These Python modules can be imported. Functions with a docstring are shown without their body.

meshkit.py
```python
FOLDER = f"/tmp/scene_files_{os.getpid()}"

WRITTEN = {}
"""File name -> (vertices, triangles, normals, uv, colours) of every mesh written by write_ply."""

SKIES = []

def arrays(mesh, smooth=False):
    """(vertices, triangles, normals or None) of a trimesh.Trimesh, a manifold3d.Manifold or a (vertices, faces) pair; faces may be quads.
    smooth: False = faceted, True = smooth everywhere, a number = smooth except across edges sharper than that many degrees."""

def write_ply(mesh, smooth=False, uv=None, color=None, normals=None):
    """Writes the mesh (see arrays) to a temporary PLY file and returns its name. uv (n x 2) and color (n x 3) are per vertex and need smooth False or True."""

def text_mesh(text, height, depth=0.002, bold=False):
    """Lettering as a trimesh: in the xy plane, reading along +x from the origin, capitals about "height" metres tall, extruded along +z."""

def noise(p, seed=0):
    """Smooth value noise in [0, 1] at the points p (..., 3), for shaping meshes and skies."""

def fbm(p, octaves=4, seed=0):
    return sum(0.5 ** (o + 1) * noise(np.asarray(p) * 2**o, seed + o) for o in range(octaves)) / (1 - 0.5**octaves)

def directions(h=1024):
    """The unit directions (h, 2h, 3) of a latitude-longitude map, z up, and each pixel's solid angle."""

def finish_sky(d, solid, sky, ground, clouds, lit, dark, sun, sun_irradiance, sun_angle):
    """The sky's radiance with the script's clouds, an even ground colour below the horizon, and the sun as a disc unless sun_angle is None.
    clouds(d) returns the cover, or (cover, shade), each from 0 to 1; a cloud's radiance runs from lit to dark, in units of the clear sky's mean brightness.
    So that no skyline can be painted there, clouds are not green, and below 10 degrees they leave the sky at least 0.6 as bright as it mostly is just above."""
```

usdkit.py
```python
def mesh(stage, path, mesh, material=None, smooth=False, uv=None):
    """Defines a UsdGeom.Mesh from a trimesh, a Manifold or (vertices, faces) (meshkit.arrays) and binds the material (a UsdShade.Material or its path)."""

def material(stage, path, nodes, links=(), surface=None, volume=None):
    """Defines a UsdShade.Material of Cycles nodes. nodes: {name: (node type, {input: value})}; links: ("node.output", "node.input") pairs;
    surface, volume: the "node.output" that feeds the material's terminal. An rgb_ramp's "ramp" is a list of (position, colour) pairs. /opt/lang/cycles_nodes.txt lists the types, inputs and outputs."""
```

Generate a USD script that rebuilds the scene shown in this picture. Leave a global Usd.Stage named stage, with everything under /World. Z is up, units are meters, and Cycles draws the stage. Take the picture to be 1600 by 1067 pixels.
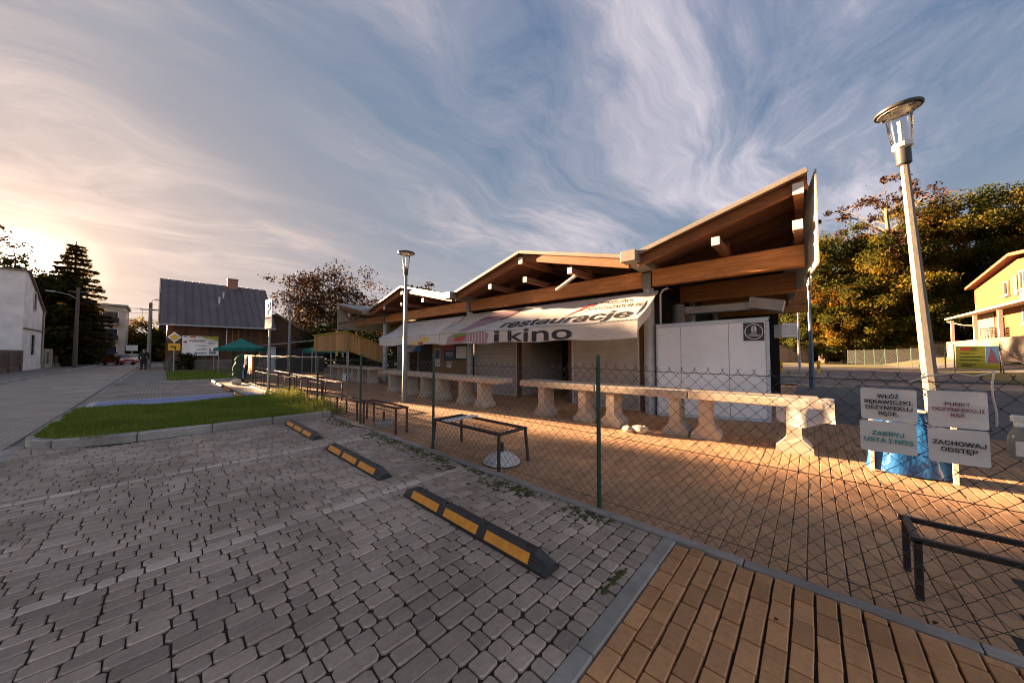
import math, random, os
import numpy as np, trimesh, usdkit, meshkit
import manifold3d as m3
from pxr import Usd, UsdGeom, UsdLux, UsdShade, Gf, Sdf, Vt

stage = Usd.Stage.CreateInMemory()
UsdGeom.SetStageUpAxis(stage, 'Z')
UsdGeom.SetStageMetersPerUnit(stage, 1.0)
UsdGeom.Xform.Define(stage, '/World')
UsdGeom.Scope.Define(stage, '/World/Looks')
rnd = random.Random(11)
nr = np.random.default_rng(11)

# ------------------------------------------------------------------ camera, sky, sun, exposure
EXPOSURE = 4.25
SUN_AZ, SUN_EL = math.radians(-9.5), math.radians(8.5)
SUN_I, SKY_S = 0.90, 0.05
YAW, PITCH, EYE = math.radians(47.3), 0.0365, 1.5
cam = UsdGeom.Camera.Define(stage, '/World/camera')
fw = np.array([math.sin(YAW) * math.cos(PITCH), math.cos(YAW) * math.cos(PITCH), math.sin(PITCH)])
ri = np.array([math.cos(YAW), -math.sin(YAW), 0.0])
up = np.cross(ri, fw)
M4 = Gf.Matrix4d(*[float(x) for x in (*ri, 0, *up, 0, *(-fw), 0, 0, 0, EYE, 1)])
cam.AddTransformOp().Set(M4)
cam.CreateHorizontalApertureAttr(36.0)
cam.CreateVerticalApertureAttr(24.0)
cam.CreateFocalLengthAttr(507 / 1600 * 36.0)
cam.CreateClippingRangeAttr(Gf.Vec2f(0.05, 5000))
cam.CreateExposureAttr(EXPOSURE)

SUN = np.array([math.sin(SUN_AZ) * math.cos(SUN_EL), math.cos(SUN_AZ) * math.cos(SUN_EL), math.sin(SUN_EL)])
sun = UsdLux.DistantLight.Define(stage, '/World/sun')
sun.CreateIntensityAttr(SUN_I)
sun.CreateNormalizeAttr(True)
sun.CreateAngleAttr(0.7)
sun.CreateColorAttr(Gf.Vec3f(1.0, 0.64, 0.36))
_x = np.cross([0, 0, 1.0], SUN); _x /= np.linalg.norm(_x); _y = np.cross(SUN, _x)
sun.AddTransformOp().Set(Gf.Matrix4d(*[float(v) for v in (*_x, 0, *_y, 0, *SUN, 0, 0, 0, 0, 1)]))

dome = UsdLux.DomeLight.Define(stage, '/World/sky')
# cirrus: noise laid on a flat layer high above (direction / height), so streaks draw together towards the horizon
sky_nodes = {
    'tc': ('texture_coordinate', {}),
    'sky': ('sky_texture', {'sky_type': 'single_scattering', 'sun_disc': False, 'sun_elevation': SUN_EL, 'sun_rotation': SUN_AZ,
                            'altitude': 150.0, 'air_density': 1.0, 'aerosol_density': 1.4, 'ozone_density': 1.0}),
    'kd': ('vector_math', {'math_type': 'multiply_add', 'vector2': (0.34, 0.41, 0.50), 'vector3': (0.95, 0.69, 0.34)}),
    'hs': ('vector_math', {'math_type': 'divide'}),
    'sep': ('separate_xyz', {}),
    'zc': ('math', {'math_type': 'maximum', 'value2': 0.0}),
    'za': ('math', {'math_type': 'add', 'value2': 0.16}),
    'dx': ('math', {'math_type': 'divide'}), 'dy': ('math', {'math_type': 'divide'}),
    'pl': ('combine_xyz', {'z': 0.0}),
    'wn': ('noise_texture', {'scale': 1.1, 'detail': 3.0, 'roughness': 0.5}),
    'ws': ('vector_math', {'math_type': 'multiply_add', 'vector2': (0.75, 0.75, 0.0), 'vector3': (-0.375, -0.375, 0.0)}),
    'wp': ('vector_math', {'math_type': 'add'}),
    'mp1': ('mapping', {'rotation': (0, 0, math.radians(20)), 'scale': (0.55, 1.5, 1.0), 'location': (7.2,2.3,0)}),
    'n1': ('noise_texture', {'scale': 1.25, 'detail': 12.0, 'roughness': 0.66, 'distortion': 0.35}),
    'mp2': ('mapping', {'rotation': (0, 0, math.radians(10)), 'scale': (0.6, 1.0, 1.0), 'location': (5.5,3.4,0)}),
    'n2': ('noise_texture', {'scale': 0.75, 'detail': 2.0, 'roughness': 0.5, 'distortion': 0.4}),
    'r1': ('rgb_ramp', {'ramp': [(0.0, (0, 0, 0)), (0.36, (0.0, 0.0, 0.0)), (0.50, (0.30, 0.30, 0.30)), (0.66, (1, 1, 1)), (1.0, (1, 1, 1))]}),
    'r2': ('rgb_ramp', {'ramp': [(0.0, (0.02, 0.02, 0.02)), (0.36, (0.10, 0.10, 0.10)), (0.52, (1, 1, 1)), (1.0, (1, 1, 1))]}),
    'm12': ('math', {'math_type': 'multiply'}),
    'mp3': ('mapping', {'rotation': (0, 0, math.radians(60)), 'scale': (0.22, 1.5, 1.0), 'location': (0.4, 0.9, 0)}),
    'n3': ('noise_texture', {'scale': 1.3, 'detail': 8.0, 'roughness': 0.6, 'distortion': 0.3}),
    'r3': ('rgb_ramp', {'ramp': [(0.0, (0, 0, 0)), (0.36, (0, 0, 0)), (0.52, (0.55, 0.55, 0.55)), (0.66, (1, 1, 1)), (1.0, (1, 1, 1))]}),
    'low': ('map_range', {'from_min': 0.06, 'from_max': 0.40, 'to_min': 0.9, 'to_max': 0.0, 'clamp': True}),
    'm3': ('math', {'math_type': 'multiply'}),
    'mx': ('math', {'math_type': 'maximum'}),
    'hz': ('map_range', {'from_min': 0.01, 'from_max': 0.13, 'to_min': 0.25, 'to_max': 1.0, 'clamp': True}),
    'cov': ('math', {'math_type': 'multiply'}),
    'sd': ('vector_math', {'math_type': 'dot_product', 'vector2': tuple(SUN)}),
    'cc': ('rgb_ramp', {'ramp': [(0.0, (3.6, 3.3, 3.2)), (0.35, (3.5, 3.1, 2.9)), (0.70, (3.3, 2.85, 2.55)), (0.90, (3.7, 3.0, 2.4)), (1.0, (4.4, 3.5, 2.7))]}),
    'sdn': ('map_range', {'from_min': 0.93, 'from_max': 1.0, 'to_min': 0.0, 'to_max': 1.0, 'clamp': True}),
    'glow': ('rgb_ramp', {'ramp': [(0.0, (0, 0, 0)), (0.5, (0.15, 0.08, 0.02)), (0.80, (0.6, 0.32, 0.10)), (0.92, (1.5, 0.9, 0.35)), (0.975, (4.0, 2.7, 1.3)), (1.0, (22, 17, 11))]}),
    'add': ('mix', {'mix_type': 'add', 'fac': 1.0}),
    'mix': ('mix', {'mix_type': 'mix'}),
    'dim': ('mix', {'mix_type': 'multiply', 'fac': 1.0, 'color2': (0.222, 0.226, 0.262)}),
    'bg': ('background_shader', {'strength': SKY_S}),
}
sky_links = [('tc.generated', 'sep.vector'), ('sep.z', 'zc.value1'), ('zc.value', 'za.value1'), ('sep.x', 'dx.value1'), ('za.value', 'dx.value2'),
             ('sep.y', 'dy.value1'), ('za.value', 'dy.value2'), ('dx.value', 'pl.x'), ('dy.value', 'pl.y'),
             ('pl.vector', 'wn.vector'), ('wn.color', 'ws.vector1'), ('ws.vector', 'wp.vector1'), ('pl.vector', 'wp.vector2'),
             ('wp.vector', 'mp1.vector'), ('mp1.vector', 'n1.vector'), ('pl.vector', 'mp2.vector'), ('mp2.vector', 'n2.vector'), ('n1.fac', 'r1.fac'), ('n2.fac', 'r2.fac'),
             ('r1.color', 'm12.value1'), ('r2.color', 'm12.value2'), ('pl.vector', 'mp3.vector'), ('mp3.vector', 'n3.vector'), ('n3.fac', 'r3.fac'),
             ('zc.value', 'low.value'), ('r3.color', 'm3.value1'), ('low.result', 'm3.value2'), ('m12.value', 'mx.value1'), ('m3.value', 'mx.value2'),
             ('mx.value', 'cov.value1'), ('zc.value', 'hz.value'), ('hz.result', 'cov.value2'), ('tc.generated', 'sd.vector1'), ('sd.value', 'cc.fac'), ('sd.value', 'sdn.value'), ('sdn.result', 'glow.fac'),
             ('sky.color', 'kd.vector1'), ('sky.color', 'hs.vector1'), ('kd.vector', 'hs.vector2'),
             ('cov.value', 'mix.fac'), ('hs.vector', 'mix.color1'), ('cc.color', 'mix.color2'), ('mix.color', 'add.color1'), ('glow.color', 'add.color2'),
             ('add.color', 'dim.color1'), ('dim.color', 'bg.color')]
skymat = usdkit.material(stage, '/World/Looks/sky_cirrus', sky_nodes, sky_links, surface='bg.background')
UsdShade.MaterialBindingAPI.Apply(dome.GetPrim()).Bind(skymat)
dome.GetPrim().SetCustomDataByKey('kind', 'structure')

# ------------------------------------------------------------------ materials
MAT = {}


def mat(name, color, color2=None, scale=6.0, rough=0.75, bump=0.15, bscale=None, metallic=0.0, spec=0.4, tone=0.0, dirt=0.0, stretch=(1, 1, 1), detail=6.0, translucent=0.0, bdist=0.02, coat=0.0):
    """Noise-varied principled surface. tone: how far the mesh's primvar "tone" lightens or darkens each piece. dirt: large soft patches."""
    c2 = color2 or tuple(c * 0.72 for c in color)
    N = {'g': ('texture_coordinate', {}), 'geo': ('geometry', {}), 'mp': ('mapping', {'scale': stretch}),
         'n': ('noise_texture', {'scale': scale, 'detail': detail, 'roughness': 0.62}),
         'cr': ('rgb_ramp', {'ramp': [(0.28, c2), (0.72, color)]}),
         'p': ('principled_bsdf', {'roughness': rough, 'metallic': metallic, 'specular_ior_level': spec, 'coat_weight': coat})}
    L = [('geo.position', 'mp.vector'), ('mp.vector', 'n.vector'), ('n.fac', 'cr.fac')]
    out = 'cr.color'
    if tone:
        N['at'] = ('attribute', {'attribute': 'tone'})
        N['tm'] = ('map_range', {'from_min': 0.0, 'from_max': 1.0, 'to_min': 1 - tone, 'to_max': 1 + tone})
        N['tc'] = ('combine_color', {})
        N['tx'] = ('mix', {'mix_type': 'multiply', 'fac': 1.0})
        L += [('at.fac', 'tm.value'), ('tm.result', 'tc.r'), ('tm.result', 'tc.g'), ('tm.result', 'tc.b'), (out, 'tx.color1'), ('tc.color', 'tx.color2')]
        out = 'tx.color'
    if dirt:
        N['dn'] = ('noise_texture', {'scale': 0.9, 'detail': 5.0, 'roughness': 0.6})
        N['dr'] = ('rgb_ramp', {'ramp': [(0.35, (1 - dirt, 1 - dirt * 1.04, 1 - dirt * 1.1)), (0.62, (1, 1, 1))]})
        N['dm'] = ('mix', {'mix_type': 'multiply', 'fac': 1.0})
        L += [('geo.position', 'dn.vector'), ('dn.fac', 'dr.fac'), (out, 'dm.color1'), ('dr.color', 'dm.color2')]
        out = 'dm.color'
    L.append((out, 'p.base_color'))
    if bump:
        N['bn'] = ('noise_texture', {'scale': bscale or scale * 6, 'detail': 4.0, 'roughness': 0.6})
        N['b'] = ('bump', {'strength': bump, 'distance': bdist})
        L += [('mp.vector', 'bn.vector'), ('bn.fac', 'b.height'), ('b.normal', 'p.normal')]
    surf = 'p.BSDF'
    if translucent:
        N['tr'] = ('translucent_bsdf', {})
        N['mc'] = ('mix_closure', {'fac': translucent})
        L += [(out, 'tr.color'), ('p.BSDF', 'mc.closure1'), ('tr.BSDF', 'mc.closure2')]
        surf = 'mc.closure'
    MAT[name] = usdkit.material(stage, '/World/Looks/' + name, N, L, surface=surf)
    return MAT[name]


def brickmat(name, c1, c2, mortar, bw, rh, ms=0.006, rotz=0.0, rough=0.85, offset=0.5, dirt=0.25, bump=0.4, vertical=False, bias=0.0):
    """Far paving or masonry: brick pattern at world scale."""
    rot = (math.pi / 2, 0, rotz) if vertical else (0, 0, rotz)
    N = {'geo': ('geometry', {}), 'mp': ('mapping', {'mapping_type': 'texture' if vertical else 'point', 'rotation': rot}),
         'bk': ('brick_texture', {'offset': offset, 'scale': 1.0, 'color1': c1, 'color2': c2, 'mortar': mortar, 'mortar_size': ms, 'mortar_smooth': 0.3, 'brick_width': bw, 'row_height': rh, 'bias': bias}),
         'n': ('noise_texture', {'scale': 1.1, 'detail': 7.0, 'roughness': 0.6}), 'nr': ('rgb_ramp', {'ramp': [(0.3, (1 - dirt,) * 3), (0.68, (1.08,) * 3)]}),
         'm': ('mix', {'mix_type': 'multiply', 'fac': 1.0}), 'n2': ('noise_texture', {'scale': 40.0, 'detail': 4.0}), 'nr2': ('rgb_ramp', {'ramp': [(0.3, (0.82,) * 3), (0.7, (1.15,) * 3)]}),
         'm2': ('mix', {'mix_type': 'multiply', 'fac': 1.0}), 'b': ('bump', {'strength': bump, 'distance': 0.01, 'invert': True}),
         'p': ('principled_bsdf', {'roughness': rough, 'specular_ior_level': 0.3})}
    L = [('geo.position', 'mp.vector'), ('mp.vector', 'bk.vector'), ('geo.position', 'n.vector'), ('n.fac', 'nr.fac'), ('bk.color', 'm.color1'), ('nr.color', 'm.color2'),
         ('geo.position', 'n2.vector'), ('n2.fac', 'nr2.fac'), ('m.color', 'm2.color1'), ('nr2.color', 'm2.color2'), ('m2.color', 'p.base_color'), ('bk.fac', 'b.height'), ('b.normal', 'p.normal')]
    MAT[name] = usdkit.material(stage, '/World/Looks/' + name, N, L, surface='p.BSDF')


def leafmat(name, ramp, translucent=0.35):
    N = {'at': ('attribute', {'attribute': 'tone'}), 'cr': ('rgb_ramp', {'ramp': ramp}), 'p': ('principled_bsdf', {'roughness': 0.8, 'specular_ior_level': 0.04}),
         'tr': ('translucent_bsdf', {}), 'mc': ('mix_closure', {'fac': translucent})}
    L = [('at.fac', 'cr.fac'), ('cr.color', 'p.base_color'), ('cr.color', 'tr.color'), ('p.BSDF', 'mc.closure1'), ('tr.BSDF', 'mc.closure2')]
    MAT[name] = usdkit.material(stage, '/World/Looks/' + name, N, L, surface='mc.closure')


def glassmat(name, tint=(1, 1, 1), rough=0.02, ior=1.5):
    N = {'t': ('transparent_bsdf', {'color': tint}), 'g': ('glossy_bsdf', {'color': (0.9, 0.9, 0.9), 'roughness': rough}), 'f': ('fresnel', {'IOR': ior}), 'm': ('mix_closure', {})}
    MAT[name] = usdkit.material(stage, '/World/Looks/' + name, N, [('f.fac', 'm.fac'), ('t.BSDF', 'm.closure1'), ('g.BSDF', 'm.closure2')], surface='m.closure')


mat('cobble', (0.50, 0.39, 0.30), (0.36, 0.28, 0.215), 30, 0.85, 0.35, 130, tone=0.22, dirt=0.36, bdist=0.004)
mat('cobble_light', (0.62, 0.51, 0.40), (0.52, 0.42, 0.33), 30, 0.85, 0.35, 130, tone=0.2, dirt=0.2, bdist=0.004)
mat('tan_paver', (0.66, 0.335, 0.140), (0.50, 0.25, 0.105), 28, 0.85, 0.3, 150, tone=0.22, dirt=0.30, bdist=0.003)
mat('rose_paver', (0.50, 0.29, 0.150), (0.39, 0.22, 0.112), 24, 0.85, 0.3, 120, tone=0.16, dirt=0.22, bdist=0.003)
mat('joint', (0.07, 0.058, 0.042), (0.045, 0.038, 0.03), 25, 0.95, 0.4)
mat('joint_moss', (0.05, 0.044, 0.022), (0.028, 0.025, 0.014), 4, 0.95, 0.6, 60)
mat('moss', (0.085, 0.085, 0.02), (0.045, 0.05, 0.014), 20, 0.95, 0.8, 90, tone=0.4)
mat('concrete', (0.36, 0.33, 0.29), (0.25, 0.225, 0.20), 7, 0.85, 0.3, 60, dirt=0.3, bdist=0.006)
mat('kerb_concrete', (0.40, 0.36, 0.31), (0.29, 0.26, 0.225), 9, 0.85, 0.35, 80, dirt=0.35, tone=0.12, bdist=0.005)
mat('table_concrete', (0.53, 0.445, 0.34), (0.44, 0.365, 0.28), 34, 0.85, 0.4, 90, dirt=0.18, tone=0.1, bdist=0.006)
mat('asphalt', (0.16, 0.15, 0.145), (0.12, 0.113, 0.11), 14, 0.9, 0.4, 160, dirt=0.25, bdist=0.005)
mat('earth', (0.14, 0.12, 0.05), (0.07, 0.085, 0.025), 0.8, 0.95, 0.5, 12)
mat('turf', (0.15, 0.15, 0.045), (0.10, 0.11, 0.03), 3, 0.95, 0.5, 40)
mat('dry_turf', (0.20, 0.16, 0.045), (0.10, 0.11, 0.03), 1.5, 0.95, 0.5, 20)
brickmat('road_setts', (0.45, 0.375, 0.31), (0.37, 0.31, 0.255), (0.12, 0.10, 0.085), 0.20, 0.105, 0.007, rough=0.62)
brickmat('far_setts', (0.43, 0.35, 0.285), (0.35, 0.285, 0.23), (0.04, 0.036, 0.032), 0.19, 0.11, 0.008)
brickmat('far_rose', (0.50, 0.29, 0.150), (0.41, 0.235, 0.12), (0.10, 0.075, 0.055), 0.20, 0.10, 0.005)
brickmat('walk_slabs', (0.30, 0.26, 0.22), (0.26, 0.225, 0.19), (0.12, 0.10, 0.09), 0.4, 0.2, 0.006)
mat('rubber', (0.016, 0.016, 0.017), (0.045, 0.041, 0.037), 9, 0.55, 0.2, 200, bdist=0.002)
mat('orange_tape', (0.95, 0.36, 0.012), (0.60, 0.22, 0.012), 16, 0.45, 0.05, 200, spec=0.5)
mat('trim_paint', (0.26, 0.215, 0.17), (0.21, 0.175, 0.14), 5, 0.6, 0.06, dirt=0.15)
mat('white_paint', (0.70, 0.69, 0.66), (0.60, 0.585, 0.56), 5, 0.6, 0.06, dirt=0.15)
mat('road_paint', (0.62, 0.60, 0.57), (0.40, 0.385, 0.365), 9, 0.8, 0.3, 90)
mat('blue_paint', (0.14, 0.21, 0.47), (0.30, 0.33, 0.45), 2.5, 0.75, 0.2, 90, stretch=(1, 3, 1))
mat('fence_green', (0.025, 0.075, 0.045), (0.016, 0.05, 0.03), 10, 0.45, 0.1, tone=0.1)
mat('wire', (0.040, 0.042, 0.036), (0.025, 0.026, 0.022), 20, 0.5, 0.0)
mat('black_steel', (0.022, 0.022, 0.024), (0.035, 0.022, 0.016), 9, 0.5, 0.15)
mat('red_steel', (0.12, 0.030, 0.024), (0.08, 0.02, 0.017), 9, 0.5, 0.15)
mat('rail_paint', (0.55, 0.45, 0.36), (0.40, 0.31, 0.24), 9, 0.55, 0.1)
mat('galvanised', (0.42, 0.42, 0.41), (0.30, 0.30, 0.30), 7, 0.45, 0.05, metallic=0.35, dirt=0.1)
mat('lamp_grey', (0.22, 0.215, 0.21), (0.16, 0.158, 0.155), 5, 0.42, 0.05, metallic=0.3)
mat('lamp_pole', (0.18, 0.16, 0.135), (0.135, 0.12, 0.10), 7, 0.7, 0.2, 60, dirt=0.2)
mat('lamp_dark', (0.045, 0.043, 0.041), (0.03, 0.029, 0.028), 5, 0.45, 0.05)
mat('lamp_under', (0.42, 0.38, 0.34), (0.30, 0.27, 0.24), 5, 0.4, 0.05, metallic=0.2)
mat('lamp_blue', (0.12, 0.17, 0.22), (0.08, 0.12, 0.16), 5, 0.4, 0.05, metallic=0.3)
glassmat('lamp_glass', (0.86, 0.87, 0.88), 0.12, 1.25)
glassmat('pane', (0.25, 0.27, 0.30), 0.03, 1.9)
mat('glulam', (0.74, 0.34, 0.11), (0.36, 0.125, 0.036), 3.4, 0.55, 0.2, 30, stretch=(6, 0.55, 9), tone=0.15, dirt=0.2, bdist=0.006)
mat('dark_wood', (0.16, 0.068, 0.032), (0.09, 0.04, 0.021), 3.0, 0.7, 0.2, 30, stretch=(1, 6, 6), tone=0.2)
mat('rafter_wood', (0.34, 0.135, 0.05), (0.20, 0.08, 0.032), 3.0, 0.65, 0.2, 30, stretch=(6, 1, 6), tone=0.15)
mat('roof_under', (0.22, 0.10, 0.055), (0.14, 0.065, 0.038), 2.0, 0.8, 0.2, 20)
mat('roof_sheet', (0.24, 0.23, 0.215), (0.19, 0.18, 0.17), 3, 0.5, 0.05, dirt=0.2)
mat('fascia', (0.26, 0.235, 0.20), (0.20, 0.178, 0.15), 4, 0.6, 0.1, dirt=0.2)
mat('skylight', (0.80, 0.82, 0.84), (0.72, 0.74, 0.76), 3, 0.4, 0.0, translucent=0.75)
mat('polycarbonate', (0.70, 0.67, 0.58), (0.58, 0.54, 0.46), 3, 0.5, 0.05, translucent=0.4, dirt=0.2)
mat('white_steel', (0.60, 0.60, 0.59), (0.50, 0.50, 0.50), 2, 0.5, 0.06, 25, dirt=0.22)
mat('column_paint', (0.52, 0.53, 0.53), (0.40, 0.405, 0.40), 4, 0.6, 0.12, 40, dirt=0.35)
mat('shutter', (0.50, 0.455, 0.41), (0.42, 0.38, 0.345), 3, 0.5, 0.05, dirt=0.2)
mat('kiosk_panel', (0.70, 0.70, 0.70), (0.62, 0.62, 0.62), 1.6, 0.55, 0.12, 6, dirt=0.14, bdist=0.01)
mat('kiosk_trim', (0.42, 0.46, 0.49), (0.35, 0.385, 0.41), 4, 0.5, 0.05)
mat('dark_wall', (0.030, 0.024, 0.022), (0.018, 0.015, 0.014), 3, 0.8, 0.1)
mat('osb', (0.27, 0.155, 0.07), (0.17, 0.095, 0.04), 12, 0.7, 0.2, 60)
mat('awning_cloth', (0.80, 0.77, 0.72), (0.69, 0.655, 0.60), 3, 0.7, 0.2, 14, translucent=0.22, dirt=0.16, bdist=0.02)
mat('awning_white', (0.80, 0.79, 0.76), (0.70, 0.69, 0.66), 3, 0.7, 0.2, 12, translucent=0.22, dirt=0.14)
mat('ink_black', (0.022, 0.020, 0.022), (0.03, 0.028, 0.03), 9, 0.6, 0)
mat('ink_mauve', (0.42, 0.29, 0.32), (0.30, 0.19, 0.225), 5, 0.7, 0, stretch=(1, 1, 4))
mat('ink_plum', (0.16, 0.075, 0.10), (0.22, 0.12, 0.14), 9, 0.7, 0)
mat('ink_red', (0.42, 0.06, 0.05), (0.34, 0.05, 0.045), 8, 0.6, 0)
mat('ink_green', (0.16, 0.30, 0.05), (0.12, 0.22, 0.04), 20, 0.6, 0)
mat('ink_yellow', (0.75, 0.52, 0.05), (0.65, 0.42, 0.04), 20, 0.6, 0)
mat('ink_teal', (0.03, 0.26, 0.25), (0.03, 0.23, 0.22), 8, 0.6, 0)
mat('ink_rose', (0.25, 0.08, 0.12), (0.22, 0.07, 0.11), 8, 0.6, 0)
mat('ink_navy', (0.025, 0.045, 0.14), (0.02, 0.035, 0.10), 8, 0.5, 0)
mat('ink_grey', (0.22, 0.21, 0.20), (0.16, 0.15, 0.15), 8, 0.6, 0)
mat('paper', (0.68, 0.66, 0.62), (0.60, 0.58, 0.545), 6, 0.6, 0.05, dirt=0.1)
mat('sign_board', (0.82, 0.80, 0.77), (0.74, 0.72, 0.69), 7, 0.45, 0.05, dirt=0.2)
mat('pine_boards', (0.46, 0.27, 0.10), (0.33, 0.18, 0.065), 3, 0.65, 0.25, 20, stretch=(6, 6, 0.6), tone=0.25, bdist=0.006)
mat('yellow_sheet', (0.62, 0.48, 0.03), (0.5, 0.38, 0.03), 4, 0.5, 0.05)
mat('barn_boards', (0.085, 0.040, 0.016), (0.050, 0.024, 0.011), 3, 0.75, 0.3, 20, stretch=(6, 6, 0.5), tone=0.3, bdist=0.006)
mat('barn_roof', (0.105, 0.082, 0.082), (0.075, 0.058, 0.058), 1.4, 0.6, 0.15, 12, dirt=0.22, tone=0.12)
mat('fibre_roof', (0.17, 0.13, 0.10), (0.12, 0.09, 0.07), 2, 0.7, 0.15)
mat('foundation', (0.22, 0.175, 0.14), (0.14, 0.11, 0.09), 2.5, 0.85, 0.4, 20, dirt=0.4)
mat('brick_red', (0.30, 0.15, 0.10), (0.22, 0.10, 0.07), 8, 0.85, 0.3)
mat('tent_green', (0.02, 0.27, 0.20), (0.018, 0.22, 0.165), 4, 0.6, 0.1, translucent=0.25)
mat('render_grey', (0.72, 0.69, 0.67), (0.64, 0.61, 0.59), 1.2, 0.85, 0.15, 30, dirt=0.2)
mat('render_cream', (0.62, 0.58, 0.52), (0.55, 0.51, 0.45), 1.2, 0.85, 0.15, 30, dirt=0.15)
mat('render_tan', (0.175, 0.070, 0.027), (0.145, 0.058, 0.022), 1.0, 0.85, 0.15, 30, dirt=0.15)
mat('render_pale', (0.26, 0.165, 0.10), (0.22, 0.14, 0.085), 1.0, 0.85, 0.15, 30, dirt=0.1)
mat('flats_wall', (0.50, 0.42, 0.33), (0.42, 0.35, 0.275), 1.0, 0.85, 0.1, 20, dirt=0.15)
mat('roof_tile_red', (0.24, 0.075, 0.04), (0.19, 0.06, 0.032), 5, 0.75, 0.2)
mat('old_wood', (0.12, 0.09, 0.066), (0.06, 0.045, 0.035), 4, 0.8, 0.3, 20, stretch=(6, 6, 0.5))
mat('fence_brick', (0.14, 0.085, 0.065), (0.09, 0.055, 0.045), 5, 0.85, 0.4)
mat('bark', (0.085, 0.062, 0.045), (0.045, 0.034, 0.026), 4, 0.9, 0.6, 14, stretch=(2, 2, 0.5))
mat('bark_pale', (0.20, 0.145, 0.09), (0.12, 0.085, 0.055), 4, 0.9, 0.6, 14, stretch=(2, 2, 0.5))
mat('cloth_dark', (0.022, 0.022, 0.027), (0.014, 0.014, 0.018), 9, 0.85, 0.2)
mat('skin', (0.42, 0.26, 0.19), (0.38, 0.23, 0.165), 9, 0.6, 0)
mat('car_red', (0.22, 0.022, 0.02), (0.19, 0.02, 0.018), 3, 0.3, 0, spec=0.5, coat=0.7)
mat('car_green', (0.25, 0.33, 0.03), (0.22, 0.30, 0.03), 3, 0.3, 0, coat=0.6)
mat('car_glass', (0.02, 0.023, 0.027), (0.018, 0.02, 0.024), 3, 0.06, 0, spec=0.8)
mat('tyre', (0.015, 0.015, 0.015), (0.012, 0.012, 0.012), 9, 0.85, 0.1)
mat('chrome', (0.6, 0.6, 0.6), (0.55, 0.55, 0.55), 5, 0.25, 0, metallic=0.9)
mat('headlight', (0.75, 0.74, 0.70), (0.7, 0.69, 0.65), 5, 0.15, 0, spec=0.8)
mat('bag_blue', (0.016, 0.11, 0.32), (0.012, 0.08, 0.24), 6, 0.28, 0.5, 10, spec=0.6, translucent=0.15, bdist=0.03)
mat('spray_green', (0.02, 0.30, 0.13), (0.02, 0.26, 0.11), 5, 0.4, 0)
mat('bottle_plastic', (0.36, 0.36, 0.34), (0.32, 0.32, 0.30), 5, 0.2, 0.05, translucent=0.5)
mat('rope', (0.62, 0.55, 0.46), (0.5, 0.44, 0.36), 30, 0.8, 0.2)
mat('towel', (0.62, 0.40, 0.24), (0.52, 0.33, 0.19), 6, 0.85, 0.2, translucent=0.3)
mat('cloth_white', (0.62, 0.60, 0.58), (0.54, 0.52, 0.50), 6, 0.85, 0.2, translucent=0.2)
mat('cloth_blue', (0.06, 0.11, 0.28), (0.045, 0.08, 0.21), 6, 0.85, 0.2)
mat('cloth_green', (0.025, 0.055, 0.02), (0.018, 0.04, 0.015), 6, 0.85, 0.2)
mat('bollard_yellow', (0.62, 0.38, 0.02), (0.5, 0.30, 0.02), 5, 0.5, 0.05)
mat('sign_yellow', (0.80, 0.42, 0.01), (0.75, 0.38, 0.01), 5, 0.4, 0)
mat('banner_green', (0.30, 0.30, 0.03), (0.24, 0.25, 0.025), 5, 0.6, 0.05)
mat('banner_blue', (0.12, 0.30, 0.55), (0.10, 0.24, 0.46), 5, 0.6, 0)
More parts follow.
